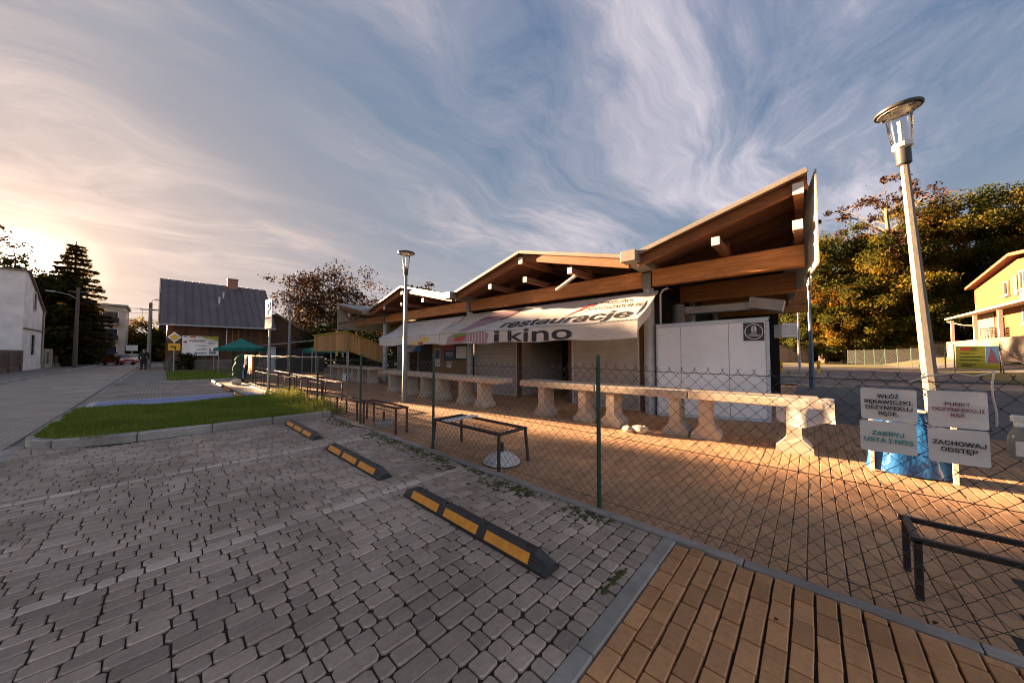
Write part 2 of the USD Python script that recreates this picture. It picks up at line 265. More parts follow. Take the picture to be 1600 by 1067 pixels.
mat('stone_wall', (0.36, 0.28, 0.19), (0.24, 0.18, 0.125), 1.6, 0.9, 0.5, 10, dirt=0.3)
mat('stone_white', (0.52, 0.49, 0.45), (0.40, 0.375, 0.34), 10, 0.85, 0.4, 60)
mat('duct', (0.36, 0.34, 0.32), (0.28, 0.26, 0.245), 4, 0.5, 0.06, metallic=0.3, dirt=0.2)
N_ = {'t': ('transparent_bsdf', {'color': (0.93, 0.93, 0.92)}), 'n': ('noise_texture', {'scale': 7.0, 'detail': 5.0}), 'b': ('bump', {'strength': 0.8, 'distance': 0.03}),
      'p': ('principled_bsdf', {'base_color': (0.72, 0.70, 0.68), 'roughness': 0.25, 'specular_ior_level': 0.7}), 'm': ('mix_closure', {'fac': 0.24}), 'geo': ('geometry', {})}
MAT['film'] = usdkit.material(stage, '/World/Looks/film', N_, [('geo.position', 'n.vector'), ('n.fac', 'b.height'), ('b.normal', 'p.normal'), ('t.BSDF', 'm.closure1'), ('p.BSDF', 'm.closure2')], surface='m.closure')
leafmat('grass_blade', [(0.0, (0.1123, 0.1685, 0.0281)), (0.5, (0.2246, 0.2950, 0.0506)), (0.85, (0.3511, 0.3650, 0.0703)), (1.0, (0.5616, 0.4634, 0.1404))], 0.4)
leafmat('leaf_gold', [(0.0, (0.0319, 0.0382, 0.0077)), (0.40, (0.0733, 0.0669, 0.0102)), (0.75, (0.1658, 0.1020, 0.0114)), (1.0, (0.2167, 0.0957, 0.0128))], 0.35)
leafmat('leaf_olive', [(0.0, (0.0255, 0.0351, 0.0080)), (0.5, (0.0599, 0.0638, 0.0120)), (0.85, (0.1196, 0.0918, 0.0144)), (1.0, (0.1754, 0.0957, 0.0144))], 0.35)
leafmat('leaf_rust', [(0.0, (0.0227, 0.0116, 0.0074)), (0.5, (0.0413, 0.0215, 0.0107)), (0.85, (0.0660, 0.0309, 0.0124)), (1.0, (0.0825, 0.0351, 0.0124))], 0.12)
leafmat('leaf_orange', [(0.0, (0.0650, 0.0455, 0.0097)), (0.5, (0.1625, 0.0780, 0.0097)), (1.0, (0.2600, 0.1105, 0.0130))], 0.4)
leafmat('needles', [(0.0, (0.032, 0.030, 0.014)), (0.6, (0.065, 0.052, 0.022)), (1.0, (0.11, 0.075, 0.03))], 0.3)
leafmat('hedge_leaf', [(0.0, (0.022, 0.028, 0.010)), (0.6, (0.045, 0.048, 0.014)), (1.0, (0.08, 0.065, 0.02))], 0.25)

# ------------------------------------------------------------------ building helpers
USED = {}


def numbered(parent, name):
    k = (parent, name)
    n = USED.get(k, 0)
    USED[k] = n + 1
    return name if n == 0 else f'{name}_{n:03d}'


OFFS = {}


def ppath(p):
    return '/World' if p is None else str((p if isinstance(p, Usd.Prim) else p.GetPrim()).GetPath())


def tag(p, label=None, cat=None, group=None, kind=None):
    p = p if isinstance(p, Usd.Prim) else p.GetPrim()
    for k, v in (('label', label), ('category', cat), ('group', group), ('kind', kind)):
        if v:
            p.SetCustomDataByKey(k, v)
    return p


def thing(name, label, cat, loc=(0, 0, 0), rotz=0.0, group=None, kind=None, tilt=None, world=False):
    """world: the parts that follow are given in world coordinates."""
    path = '/World/' + numbered('/World', name)
    if world:
        OFFS[path] = np.array(loc, float)
    x = UsdGeom.Xform.Define(stage, path)
    x.AddTranslateOp().Set(Gf.Vec3d(*map(float, loc)))
    if rotz:
        x.AddRotateZOp().Set(math.degrees(rotz))
    if tilt:
        x.AddRotateXYZOp().Set(Gf.Vec3f(*tilt))
    return tag(x, label, cat, group, kind)


def dup(src, loc, rotz=0.0, label=None, group=None, tilt=None):
    was = src.GetCustomData()
    base = src.GetName()
    if base[-4:-3] == '_' and base[-3:].isdigit():
        base = base[:-4]
    r = thing(base, label or was.get('label'), was.get('category'), loc, rotz, group or was.get('group'), tilt=tilt)
    r.GetReferences().AddInternalReference(src.GetPath())
    r.SetInstanceable(True)
    return r


class MB:
    """Gathers boxes, bars and tubes into one mesh."""
    def __init__(s):
        s.v, s.f, s.t, s.n = [], [], [], 0

    def add(s, v, f, tone=0.5):
        v, f = np.asarray(v, float), np.asarray(f, int)
        if f.shape[1] == 4:
            f = np.vstack([f[:, [0, 1, 2]], f[:, [0, 2, 3]]])
        s.v.append(v); s.f.append(f + s.n); s.t.append(np.full(len(v), tone) if np.ndim(tone) == 0 else tone); s.n += len(v)
        return s

    def tm(s, m, tone=0.5):
        return s.add(m.vertices, m.faces, tone)

    def box(s, lo, hi, ch=0.0, tone=0.5, R=None, at=None):
        lo, hi = np.asarray(lo, float), np.asarray(hi, float)
        v, f = chbox(np.abs(hi - lo), ch)
        v = v + (lo + hi) / 2
        if R is not None:
            v = v @ np.asarray(R).T
        if at is not None:
            v = v + np.asarray(at)
        return s.add(v, f, tone)

    def bar(s, a, b, w, h, ch=0.0, upv=(0, 0, 1), tone=0.5):
        a, b = np.asarray(a, float), np.asarray(b, float)
        d = b - a; L = np.linalg.norm(d); d = d / L
        u = np.asarray(upv, float)
        if abs(d @ u) > 0.98:
            u = np.array([0, 1.0, 0])
        r = np.cross(d, u); r /= np.linalg.norm(r); u = np.cross(r, d)
        v, f = chbox((w, L, h), ch)
        return s.add((a + b) / 2 + v[:, [0]] * r + v[:, [1]] * d + v[:, [2]] * u, f, tone)

    def tube(s, pts, r, sides=8, tone=0.5, cap=True):
        p = np.asarray(pts, float)
        r = np.broadcast_to(r, (len(p),))
        t = np.gradient(p, axis=0); t /= np.linalg.norm(t, axis=1, keepdims=True) + 1e-12
        ref = np.array([0, 0, 1.0]) if abs(t[:, 2]).mean() < 0.85 else np.array([1.0, 0, 0])
        a = np.cross(t, ref); a /= np.linalg.norm(a, axis=1, keepdims=True) + 1e-12
        b = np.cross(t, a)
        ang = np.arange(sides) * 2 * np.pi / sides
        v = (p[:, None] + r[:, None, None] * (np.cos(ang)[None, :, None] * a[:, None] + np.sin(ang)[None, :, None] * b[:, None])).reshape(-1, 3)
        i, j = np.meshgrid(np.arange(len(p) - 1), np.arange(sides), indexing='ij')
        q = np.stack([i * sides + j, (i + 1) * sides + j, (i + 1) * sides + (j + 1) % sides, i * sides + (j + 1) % sides], -1).reshape(-1, 4)
        f = np.vstack([q[:, [0, 1, 2]], q[:, [0, 2, 3]]])
        if cap:
            n = len(v)
            v = np.vstack([v, p[0], p[-1]])
            k = np.arange(sides); o = (len(p) - 1) * sides
            f = np.vstack([f, np.stack([np.full(sides, n), k, (k + 1) % sides], 1), np.stack([np.full(sides, n + 1), o + (k + 1) % sides, o + k], 1)])
        return s.add(v, f, tone)

    def lathe(s, prof, c=(0, 0, 0), sides=32, tone=0.5):
        """prof: (radius, z) from bottom to top."""
        prof = np.asarray(prof, float); ang = np.arange(sides) * 2 * np.pi / sides
        v = np.stack([prof[:, None, 0] * np.cos(ang), prof[:, None, 0] * np.sin(ang), np.repeat(prof[:, None, 1], sides, 1)], -1).reshape(-1, 3) + np.asarray(c)
        i, j = np.meshgrid(np.arange(len(prof) - 1), np.arange(sides), indexing='ij')
        q = np.stack([i * sides + j, i * sides + (j + 1) % sides, (i + 1) * sides + (j + 1) % sides, (i + 1) * sides + j], -1).reshape(-1, 4)
        return s.add(v, q, tone)

    def prism(s, poly, p0, ex, ey, depth, tone=0.5):
        """A simple polygon in the plane (ex, ey) at p0, extruded by depth along ex x ey."""
        from shapely.geometry import Polygon
        m = trimesh.creation.extrude_polygon(Polygon(poly), depth, engine='earcut')
        ex, ey = np.asarray(ex, float), np.asarray(ey, float); ez = np.cross(ex, ey)
        v = np.asarray(p0) + m.vertices[:, [0]] * ex + m.vertices[:, [1]] * ey + m.vertices[:, [2]] * ez
        return s.add(v, m.faces, tone)

    def slab(s, quad, th, tone=0.5):
        """Four corners and a thickness, pushed against the quad's normal."""
        q = np.asarray(quad, float)
        n = np.cross(q[1] - q[0], q[3] - q[0]); n /= np.linalg.norm(n)
        v = np.vstack([q, q - n * th])
        return s.add(v, [[0, 1, 2, 3], [7, 6, 5, 4], [0, 4, 5, 1], [1, 5, 6, 2], [2, 6, 7, 3], [3, 7, 4, 0]], tone)

    def build(s, name, material, parent=None, smooth=False, label=None, kind=None, tone=False, cat=None, group=None):
        v, f = np.vstack(s.v), np.vstack(s.f)
        root = '/'.join(ppath(parent).split('/')[:3])
        if root in OFFS:
            v = v - OFFS[root]
        path = ppath(parent) + '/' + numbered(ppath(parent), name)
        m = usdkit.mesh(stage, path, trimesh.Trimesh(v, f, process=False), MAT[material], smooth=smooth)
        t = np.concatenate(s.t)
        if not smooth:
            pv = UsdGeom.PrimvarsAPI(m).CreatePrimvar('tone', Sdf.ValueTypeNames.FloatArray, 'vertex')
            pv.Set(Vt.FloatArray.FromNumpy(t.astype(np.float32)))
        return tag(m, label, cat, group, kind)


_CB = {}


def chbox(size, ch):
    sx, sy, sz = (float(x) / 2 for x in size)
    sg = np.array([[x, y, z] for x in (-1, 1) for y in (-1, 1) for z in (-1, 1)], float)
    if ch <= 0:
        v = sg * [sx, sy, sz]
        f = np.array([[0, 1, 3, 2], [4, 6, 7, 5], [0, 4, 5, 1], [2, 3, 7, 6], [0, 2, 6, 4], [1, 5, 7, 3]])
        return v, np.vstack([f[:, [0, 1, 2]], f[:, [0, 2, 3]]])
    ch = min(ch, sx * 0.9, sy * 0.9, sz * 0.9)
    if 'f' not in _CB:
        u = np.vstack([sg * [1, 0.8, 0.8], sg * [0.8, 1, 0.8], sg * [0.8, 0.8, 1]])
        h = trimesh.Trimesh(u, trimesh.convex.convex_hull(u).faces, process=False)
        hh = trimesh.convex.convex_hull(u)
        idx = [int(np.argmin(np.abs(u - p).sum(1))) for p in hh.vertices]
        _CB['f'] = np.array(idx)[hh.faces]
    e = np.array([sx, sy, sz])
    v = np.vstack([sg * [sx, sy - ch, sz - ch], sg * [sx - ch, sy, sz - ch], sg * [sx - ch, sy - ch, sz]])
    return v, _CB['f']


def put(m, o, ex, ey):
    """Place a flat mesh (xy, thin in z) with its x along ex and y along ey."""
    ex, ey = np.asarray(ex, float), np.asarray(ey, float); ez = np.cross(ex, ey)
    return np.asarray(o) + m.vertices[:, [0]] * ex + m.vertices[:, [1]] * ey + m.vertices[:, [2]] * ez


def words(text, h, bold=True, center=True, depth=0.002):
    m = meshkit.text_mesh(text, h, depth, bold)
    if center:
        m.apply_translation([-(m.bounds[0][0] + m.bounds[1][0]) / 2, 0, 0])
    return m


def smoothstep(a, b, x):
    t = np.clip((np.asarray(x, float) - a) / (b - a), 0, 1)
    return t * t * (3 - 2 * t)


def terrain(x, y):
    return 0.28 * smoothstep(15, 32, x) + 1.05 * smoothstep(-5.5, -12, y) * smoothstep(30, 46, x) + 0.0


def grid_sheet(xs, ys, zf):
    X, Y = np.meshgrid(xs, ys, indexing='ij')
    Z = zf(X, Y)
    v = np.stack([X, Y, Z], -1).reshape(-1, 3); n, m = len(xs), len(ys)
    i, j = np.meshgrid(np.arange(n - 1), np.arange(m - 1), indexing='ij')
    q = np.stack([i * m + j, (i + 1) * m + j, (i + 1) * m + j + 1, i * m + j + 1], -1).reshape(-1, 4)
    return v, q


VX, VY, VZ = np.eye(3)

# ------------------------------------------------------------------ ground, roads, pavements
b = MB()
xs = np.concatenate([[-900, -300, -120, -60, -30], np.arange(-12, 80, 2.0), [90, 120, 200, 400, 900]])
ys = np.concatenate([[-900, -300, -120, -60], np.arange(-40, 80, 2.0), [90, 120, 200, 400, 900]])
v, q = grid_sheet(xs, ys, lambda x, y: terrain(x, y) - 0.10)
b.add(v, q).build('ground', 'earth', kind='structure')

b = MB()
v, q = grid_sheet([-5.2, -1.62], np.arange(-40, 85, 5.0), lambda x, y: 0 * x)
b.add(v, q).build('road', 'road_setts', kind='structure')
b = MB(); v, q = grid_sheet([-30, -5.2, 10.0], [80, 88.0], lambda x, y: 0 * x - 0.004); b.add(v, q).build('cross_road', 'road_setts', kind='structure')
gut = tag(UsdGeom.Xform.Define(stage, '/World/gutter'), kind='structure')
MB().box((-1.62, -40, -0.05), (-1.56, 80, -0.006)).build('drain_channel', 'asphalt', gut)
b = MB()
for k in range(60):
    y0 = 9.4 + k * 1.0 - 20
    b.box((-1.56, y0, -0.08), (-1.44, y0 + 0.992, 0.003), 0.008, tone=rnd.random())
b.build('edging_stone', 'kerb_concrete', gut, kind='stuff')
b = MB(); b.box((-3.5, 36, 0.0), (-2.4, 36.3, 0.004)); b.build('road_marking', 'road_paint', None, kind='structure')
b = MB()
b.box((-3.1, 23.9, 0.0), (-2.1, 24.12, 0.004)); b.box((-2.2, 21.3, 0.0), (-1.66, 21.55, 0.004))
b.build('dash_marking', 'road_paint', None, kind='structure')

# pavement on the far side of the road, and the one by the brown house
sw = tag(UsdGeom.Xform.Define(stage, '/World/pavement'), kind='structure')
MB().box((-7.55, -20, -0.1), (-5.32, 78, 0.09)).build('paving', 'walk_slabs', sw)
for k in range(40):
    y0 = 14 + k * 1.5
    MB().box((-5.32, y0, -0.1), (-5.2, y0 + 1.49, 0.10), 0.015, tone=rnd.random()).build('kerb_stone', 'kerb_concrete', sw)
sw2 = tag(UsdGeom.Xform.Define(stage, '/World/pavement_by_house'), kind='structure')
MB().box((-1.30, 24.15, -0.1), (0.30, 70, 0.10)).build('paving', 'walk_slabs', sw2)
for k in range(30):
    y0 = 24.2 + k * 1.2
    MB().box((-1.42, y0, -0.1), (-1.302, y0 + 1.19, 0.11), 0.015, tone=rnd.random()).build('kerb_stone', 'kerb_concrete', sw2)
for k in range(4):
    x0 = -1.30 + k * 1.05
    MB().box((x0, 24.03, -0.1), (x0 + 1.04, 24.148, 0.11), 0.015, tone=rnd.random()).build('kerb_stone', 'kerb_concrete', sw2)

# parking lot: tumbled grey setts, rows across, pieces of four lengths
OUT8 = lambda w, h, c: np.array([[-w + c, -h], [w - c, -h], [w, -h + c], [w, h - c], [w - c, h], [-w + c, h], [-w, h - c], [-w, -h + c]])


def paver(w, h, c, ch, rng, ang=0.0, top=0.0, depth=0.04):
    """Block with cut corners and a worn top edge; 38 triangles."""
    o = OUT8(w, h, c) + rng.uniform(-0.0024, 0.0024, (8, 2))
    i = o * (1 - ch / np.array([w, h]))
    ca, sa = math.cos(ang), math.sin(ang)
    R = np.array([[ca, sa], [-sa, ca]])
    tilt = rng.uniform(-0.012, 0.012, 2)
    rings = [np.c_[o @ R, np.full(8, -depth)], np.c_[o @ R, np.full(8, top - ch * 0.7)], np.c_[i @ R, np.full(8, top)]]
    for r in rings[1:]:
        r[:, 2] += r[:, :2] @ tilt
    v = np.vstack(rings)
    f = []
    for k in range(2):
        for j in range(8):
            a, b_, c_, d = k * 8 + j, k * 8 + (j + 1) % 8, (k + 1) * 8 + (j + 1) % 8, (k + 1) * 8 + j
            f += [[a, b_, c_], [a, c_, d]]
    f += [[16, 16 + j, 17 + j] for j in range(1, 7)]
    return v, np.array(f)


def seen(p):
    d = np.array([p[0], p[1], -EYE]); z = d @ fw
    return z > 0.3 and abs(d @ ri) / z < 1.62 and abs(d @ up) / z < 1.1


def lay(pieces, parent, name, material, rest, n=290):
    """The n nearest pieces in view as parts of their own, the rest joined."""
    order = sorted(range(len(pieces)), key=lambda k: (not seen(pieces[k][0]), math.hypot(*pieces[k][0])))
    for k in order[:n]:
        c, (v, f), t = pieces[k]
        MB().add(v + [*c, 0], f, t).build(name, material, parent)
    b = MB()
    for k in order[n:]:
        c, (v, f), t = pieces[k]
        b.add(v + [*c, 0], f, t)
    if b.v:
        b.build(rest, material, parent, kind='stuff')


rng = np.random.default_rng(3)
lot = tag(UsdGeom.Xform.Define(stage, '/World/parking_lot'), kind='structure')
b = MB(); v, q = grid_sheet([-1.56, 1.9, 2.84], [0.9, 9.6], lambda x, y: 0 * x - 0.014); b.add(v, q).build('joint_sand', 'joint_moss', lot)
pieces, lines = [], []
y, row = 0.985, 0
ROW = 0.112
while y < 9.5:
    x = -1.55 + rng.uniform(-0.1, 0)
    light = min(abs(y - 3.47), abs(y - 5.90)) < ROW / 2
    small = y < 1.30
    while x < 2.80:
        L = rng.choice([0.085, 0.10, 0.125, 0.15] if small else [0.085, 0.125, 0.165, 0.205], p=[0.35, 0.25, 0.25, 0.15] if small else [0.2, 0.3, 0.3, 0.2])
        L = min(L, 2.83 - x)
        if L < 0.05:
            break
        cx = x + L / 2
        if x + L > -1.53 and not (y > 8.45 + max(0, 0.9 - (cx + 1.5)) and cx > -1.45):
            pv = paver(L / 2 - 0.0043, ROW / 2 - 0.0050, rng.uniform(0.009, 0.020), rng.uniform(0.005, 0.008), rng, rng.uniform(-0.010, 0.010), rng.uniform(-0.004, 0.002))
            (lines if light else pieces).append(((cx, y + rng.uniform(-0.002, 0.002)), pv, float(np.clip(rng.normal(0.5, 0.27), 0, 1))))
        x += L
    y += ROW; row += 1
lay(pieces, lot, 'paver', 'cobble', 'distant_pavers', 290)
lay(lines, lot, 'pale_line_paver', 'cobble_light', 'distant_line_pavers', 60)
b = MB(); v, q = grid_sheet([-1.44, 2.84], [13.2, 24.03], lambda x, y: 0 * x); b.add(v, q).build('far_paving', 'far_setts', lot)
b = MB(); v, q = grid_sheet([-1.56, 2.84], [-4, 0.80], lambda x, y: 0 * x - 0.03); b.add(v, q).build('joint_sand', 'joint', lot)
# moss along the fence foot and in the corner
b = MB()
for k in range(2600):
    if k < 1700:
        p = (2.80 - abs(rng.normal(0, 0.13)), rng.uniform(1.0, 8.4))
    else:
        p = (2.62 - abs(rng.normal(0, 0.35)), 0.985 + abs(rng.normal(0, 0.10)))
    if meshkit.noise(np.array([p[0] * 2.5, p[1] * 2.5, 0.3])) < 0.42:
        continue
    r = rng.uniform(0.008, 0.028)
    m = trimesh.creation.icosphere(1, 1.0)
    vv = m.vertices * [r, r * rng.uniform(0.6, 1.4), r * 0.35] * (1 + rng.uniform(-0.25, 0.25, (len(m.vertices), 1)))
    b.add(vv + [p[0], p[1], -0.004], m.faces, rng.random())
b.build('moss', 'moss', None, kind='stuff', label='moss in the joints along the fence foot', cat='moss')

# blue disabled bay and stall lines beyond the island
b = MB()
b.box((-1.40, 13.55, 0.0), (2.60, 13.70, 0.006)); b.box((-1.40, 16.05, 0.0), (2.60, 16.20, 0.006)); b.box((2.46, 13.70, 0.0), (2.60, 16.05, 0.006)); b.box((-1.40, 13.70, 0), (-1.25, 16.05, 0.006))
b.build('bay_outline', 'road_paint', lot)
MB().box((-1.25, 13.70, 0.0), (2.46, 16.05, 0.004)).build('bay_paint', 'blue_paint', lot)
for yy in (18.6, 21.2):
    MB().box((-1.4, yy, 0), (2.8, yy + 0.11, 0.004)).build('stall_line', 'cobble_light', lot)

# the flush kerb between grey setts and tan blocks, and the one along the fence
ed = tag(UsdGeom.Xform.Define(stage, '/World/kerb'), kind='structure')
x = -0.4
while x < 2.8:
    L = min(0.95, 2.83 - x)
    MB().box((x, 0.83, -0.12), (x + L - 0.006, 0.925, 0.012 + rng.uniform(-0.003, 0.003)), 0.008, tone=rng.random()).build('kerb_stone', 'kerb_concrete', ed)
    x += L
y = -2.6
while y < 24:
    MB().box((2.84, y, -0.12), (2.925, y + 0.992, 0.012 + rng.uniform(-0.004, 0.004)), 0.008, tone=rng.random()).build('kerb_stone', 'kerb_concrete', ed)
    y += 1.0
tanp = tag(UsdGeom.Xform.Define(stage, '/World/footpath'), kind='structure')
pieces = []
y, row = 0.777, 0
while y > -2.4:
    x = 0.2 + (row % 2) * 0.1 + 0.03 * math.sin(row * 1.7)
    while x < 2.80:
        L = min(0.2, 2.836 - x)
        if L > 0.05:
            pieces.append(((x + L / 2, y), paver(L / 2 - 0.0046, 0.05 - 0.0066, 0.004, 0.005, rng, rng.uniform(-0.006, 0.006), rng.uniform(-0.003, 0.003)), float(np.clip(rng.normal(0.5, 0.28), 0, 1))))
        x += L
    y -= 0.1008; row += 1
lay(pieces, tanp, 'paving_block', 'tan_paver', 'distant_blocks', 290)

market = tag(UsdGeom.Xform.Define(stage, '/World/market_square'), kind='structure')
b = MB(); v, q = grid_sheet([2.925, 7.6], [-4, 8.0], lambda x, y: 0 * x - 0.012); b.add(v, q).build('joint_sand', 'joint', market)
pieces = []
y, row = -2.5, 0
while y < 7.96:
    x = 2.93 + (row % 2) * 0.1 - 0.1
    while x < 7.58:
        x0 = max(x, 2.932)
        L = x + 0.2 - x0
        if L > 0.05 and seen((x0, y)):
            pieces.append(((x0 + L / 2, y), paver(L / 2 - 0.0028, 0.05 - 0.0032, 0.004, 0.004, rng, rng.uniform(-0.005, 0.005), rng.uniform(-0.002, 0.002)), float(np.clip(rng.normal(0.5, 0.25), 0, 1))))
        x += 0.2
    y += 0.1004; row += 1
lay(pieces, market, 'paving_block', 'rose_paver', 'distant_blocks', 290)
b = MB(); v, q = grid_sheet([2.925, 7.6], [8.0, 34.0], lambda x, y: 0 * x - 0.001); b.add(v, q)
v, q = grid_sheet([7.6, 20.0], [0.5, 34.0], lambda x, y: 0 * x - 0.001); b.add(v, q)
v, q = grid_sheet([7.6, 9.9], [-6, 0.5], lambda x, y: 0 * x - 0.001); b.add(v, q)
b.build('far_paving', 'far_rose', market)
b = MB(); v, q = grid_sheet(np.concatenate([[9.9], np.arange(12, 47, 2.0)]), np.arange(-12.5, 0.6, 1.0), lambda x, y: terrain(x, y) + 0.002); b.add(v, q)
v, q = grid_sheet(np.arange(20, 47, 3.0), np.arange(0.5, 8, 1.5), lambda x, y: terrain(x, y) + 0.002); b.add(v, q)
b.build('yard', 'asphalt', kind='structure')

# grass island with its raised kerb
isl = tag(UsdGeom.Xform.Define(stage, '/World/grass_island'), kind='structure')
arc = [(-1.40 + 0.95 - 0.95 * math.cos(a), 9.55 - 0.95 * math.sin(a) * 0.98) for a in np.linspace(0, math.pi / 2, 10)]
edge = [(-1.40, 13.25), (-1.40, 11.6)] + arc + [(0.6, 8.58), (1.6, 8.52), (2.80, 8.46)]
edge = np.array(edge)
seg = np.linalg.norm(np.diff(edge, axis=0), axis=1); cum = np.r_[0, np.cumsum(seg)]
at = lambda s: np.array([np.interp(s, cum, edge[:, 0]), np.interp(s, cum, edge[:, 1])])
s0 = 0.0
while s0 < cum[-1] - 0.05:
    s1 = min(s0 + (0.95 if s0 > 4.2 or s0 < 2.4 else 0.32), cum[-1])
    a, c = at(s0 + 0.004), at(s1 - 0.004)
    MB().bar((*a, 0.045), (*c, 0.045), 0.13, 0.19, 0.022, tone=rng.random()).build('kerb_stone', 'kerb_concrete', isl)
    s0 = s1
from shapely.geometry import Polygon, Point
poly = Polygon([tuple(p) for p in edge] + [(2.80, 13.25)]).buffer(-0.05)
soil = trimesh.creation.extrude_polygon(poly, 0.2, engine='earcut'); soil.apply_translation([0, 0, -0.09])
MB().tm(soil).build('soil', 'turf', isl)


def blades(n, inside, zf, hrange, seed, wide=0.006, tuft=1.0):
    """Grass: bent two-triangle blades."""
    g = np.random.default_rng(seed)
    pts = inside(n, g)
    pts = pts[meshkit.fbm(np.c_[pts * 1.6, np.full(len(pts), 2.5)], 3, 12) > 0.36 + 0.12 * g.random(len(pts)) - 0.10]
    n = len(pts)
    hgt = g.uniform(*hrange, n) * (0.35 + 1.3 * meshkit.noise(np.c_[pts * 1.6, np.zeros(n)], 5))
    a = g.uniform(0, 2 * np.pi, n); lean = g.uniform(0.1, 0.75, n) * hgt
    dx = np.c_[np.cos(a), np.sin(a)]; sx = np.c_[-np.sin(a), np.cos(a)] * wide * g.uniform(0.7, 1.5, (n, 1))
    z = zf(pts)
    p0, p1 = np.c_[pts - sx, z], np.c_[pts + sx, z]
    m = np.c_[pts + dx * lean[:, None] * 0.35, z + hgt * 0.62]; m0, m1 = m - np.c_[sx * 0.7, 0 * z], m + np.c_[sx * 0.7, 0 * z]
    t = np.c_[pts + dx * lean[:, None], z + hgt]
    v = np.stack([p0, p1, m1, m0, t], 1).reshape(-1, 3)
    k = np.arange(n)[:, None] * 5
    f = np.vstack([k + [0, 1, 2], k + [0, 2, 3], k + [3, 2, 4]])
    tone = np.clip(0.55 * meshkit.fbm(np.c_[pts * 1.8, np.zeros(n)], 3, 9) + g.uniform(-0.1, 0.5, n), 0, 1)
    return v, f, np.repeat(tone, 5)


def in_poly(pl):
    import shapely
    x0, y0, x1, y1 = pl.bounds
    def f(n, g):
        p = np.c_[g.uniform(x0, x1, n), g.uniform(y0, y1, n)]
        return p[shapely.contains_xy(pl, p[:, 0], p[:, 1])]
    return f


v, f, t = blades(56000, in_poly(poly.buffer(0.03)), lambda p: 0.11 + 0 * p[:, 0], (0.035, 0.085), 4, 0.005)
MB().add(v, f, t).build('grass', 'grass_blade', None, kind='stuff', label='grass on the kerbed island between the parking bays', cat='grass')
wp = Polygon([(2.35, 8.55), (3.15, 8.55), (3.15, 13.3), (2.35, 13.3)])
v, f, t = blades(3200, in_poly(wp), lambda p: 0.05 + 0 * p[:, 0], (0.12, 0.34), 8, 0.006)
MB().add(v, f, np.clip(t + 0.25, 0, 1)).build('weeds', 'grass_blade', None, kind='stuff', label='tall weeds growing through the fence by the island', cat='weeds')
lawn = tag(UsdGeom.Xform.Define(stage, '/World/lawn'), kind='structure')
MB().box((0.32, 24.15, -0.1), (4.2, 39.5, 0.10)).build('soil', 'turf', lawn)
for k in range(5):
    MB().box((0.4 + 1.0 * k * 0.62, 24.02, -0.1), (0.4 + 1.0 * k * 0.62 + 0.61, 24.146, 0.11), 0.015, tone=rng.random()).build('kerb_stone', 'kerb_concrete', lawn) if k > 4 else None
v, f, t = blades(14000, in_poly(Polygon([(0.35, 24.2), (2.9, 24.2), (2.9, 34), (0.35, 34)])), lambda p: 0.09 + 0 * p[:, 0], (0.06, 0.14), 6, 0.008)
MB().add(v, f, t).build('grass', 'grass_blade', None, kind='stuff', label='grass in front of the brown wooden house', cat='grass')
b = MB()
v, q = grid_sheet(np.arange(24, 60, 2.0), np.linspace(0, 1, 5), lambda x, y: 0 * x)
v[:, 1] = np.interp(v[:, 0], [24, 34, 46, 60], [-6.3, -6.2, -3.5, 4]) + v[:, 1] * np.interp(v[:, 0], [24, 34, 46, 60], [-2.2, -2.4, 6, 10]); v[:, 2] = terrain(v[:, 0], v[:, 1]) + 0.02
b.add(v, q[:, ::-1] if False else q).build('verge', 'dry_turf', kind='structure')

# ------------------------------------------------------------------ the market hall
hall = thing('market_hall', 'long timber market hall with folded roof and orange glulam beams', 'market hall', (8.3, 10.5, 0), world=True)
XF, XB = 7.15, 16.2
PROF = [(-0.02, 4.52), (2.95, 3.68), (6.3, 4.50), (9.65, 3.62), (13.3, 4.45), (16.75, 3.62), (21.0, 4.48)]
for yc in (2.98, 9.92, 17.05):
    b = MB(); b.lathe([(0.125, 0.0), (0.125, 3.12), (0.0, 3.12)], (8.3, yc, 0), 28)
    c = b.build('column', 'column_paint', hall, smooth=40)
    MB().box((8.165, yc - 0.105, 3.10), (8.198, yc + 0.105, 3.50), 0.006).build('bracket', 'lamp_grey', c)
    for dz in (3.2, 3.4):
        b = MB(); b.tube([(8.16, yc + 0.06, dz), (8.150, yc + 0.06, dz)], 0.014, 6); b.tube([(8.16, yc - 0.06, dz), (8.150, yc - 0.06, dz)], 0.014, 6); b.build('bolt', 'galvanised', c)
for xc in (12.2, 15.9):
    for yc in (2.98, 9.92, 17.05):
        MB().lathe([(0.125, 0), (0.125, 3.2), (0, 3.2)], (xc, yc, 0), 18).build('column', 'column_paint', hall, smooth=40)
for a, c in ((0.05, 2.86), (3.10, 9.80), (10.04, 16.93), (17.17, 20.9)):
    MB().box((8.2, a, 3.155), (8.4, c, 3.57), 0.012, tone=rnd.random()).build('beam', 'glulam', hall)
    for xc in (10.6, 13.2, 15.9):
        MB().box((xc - 0.09, a, 3.0 if a < 1 else 3.155), (xc + 0.09, c, 3.5), 0.01, tone=0.2).build('beam', 'glulam' if a < 1 else 'rafter_wood', hall)
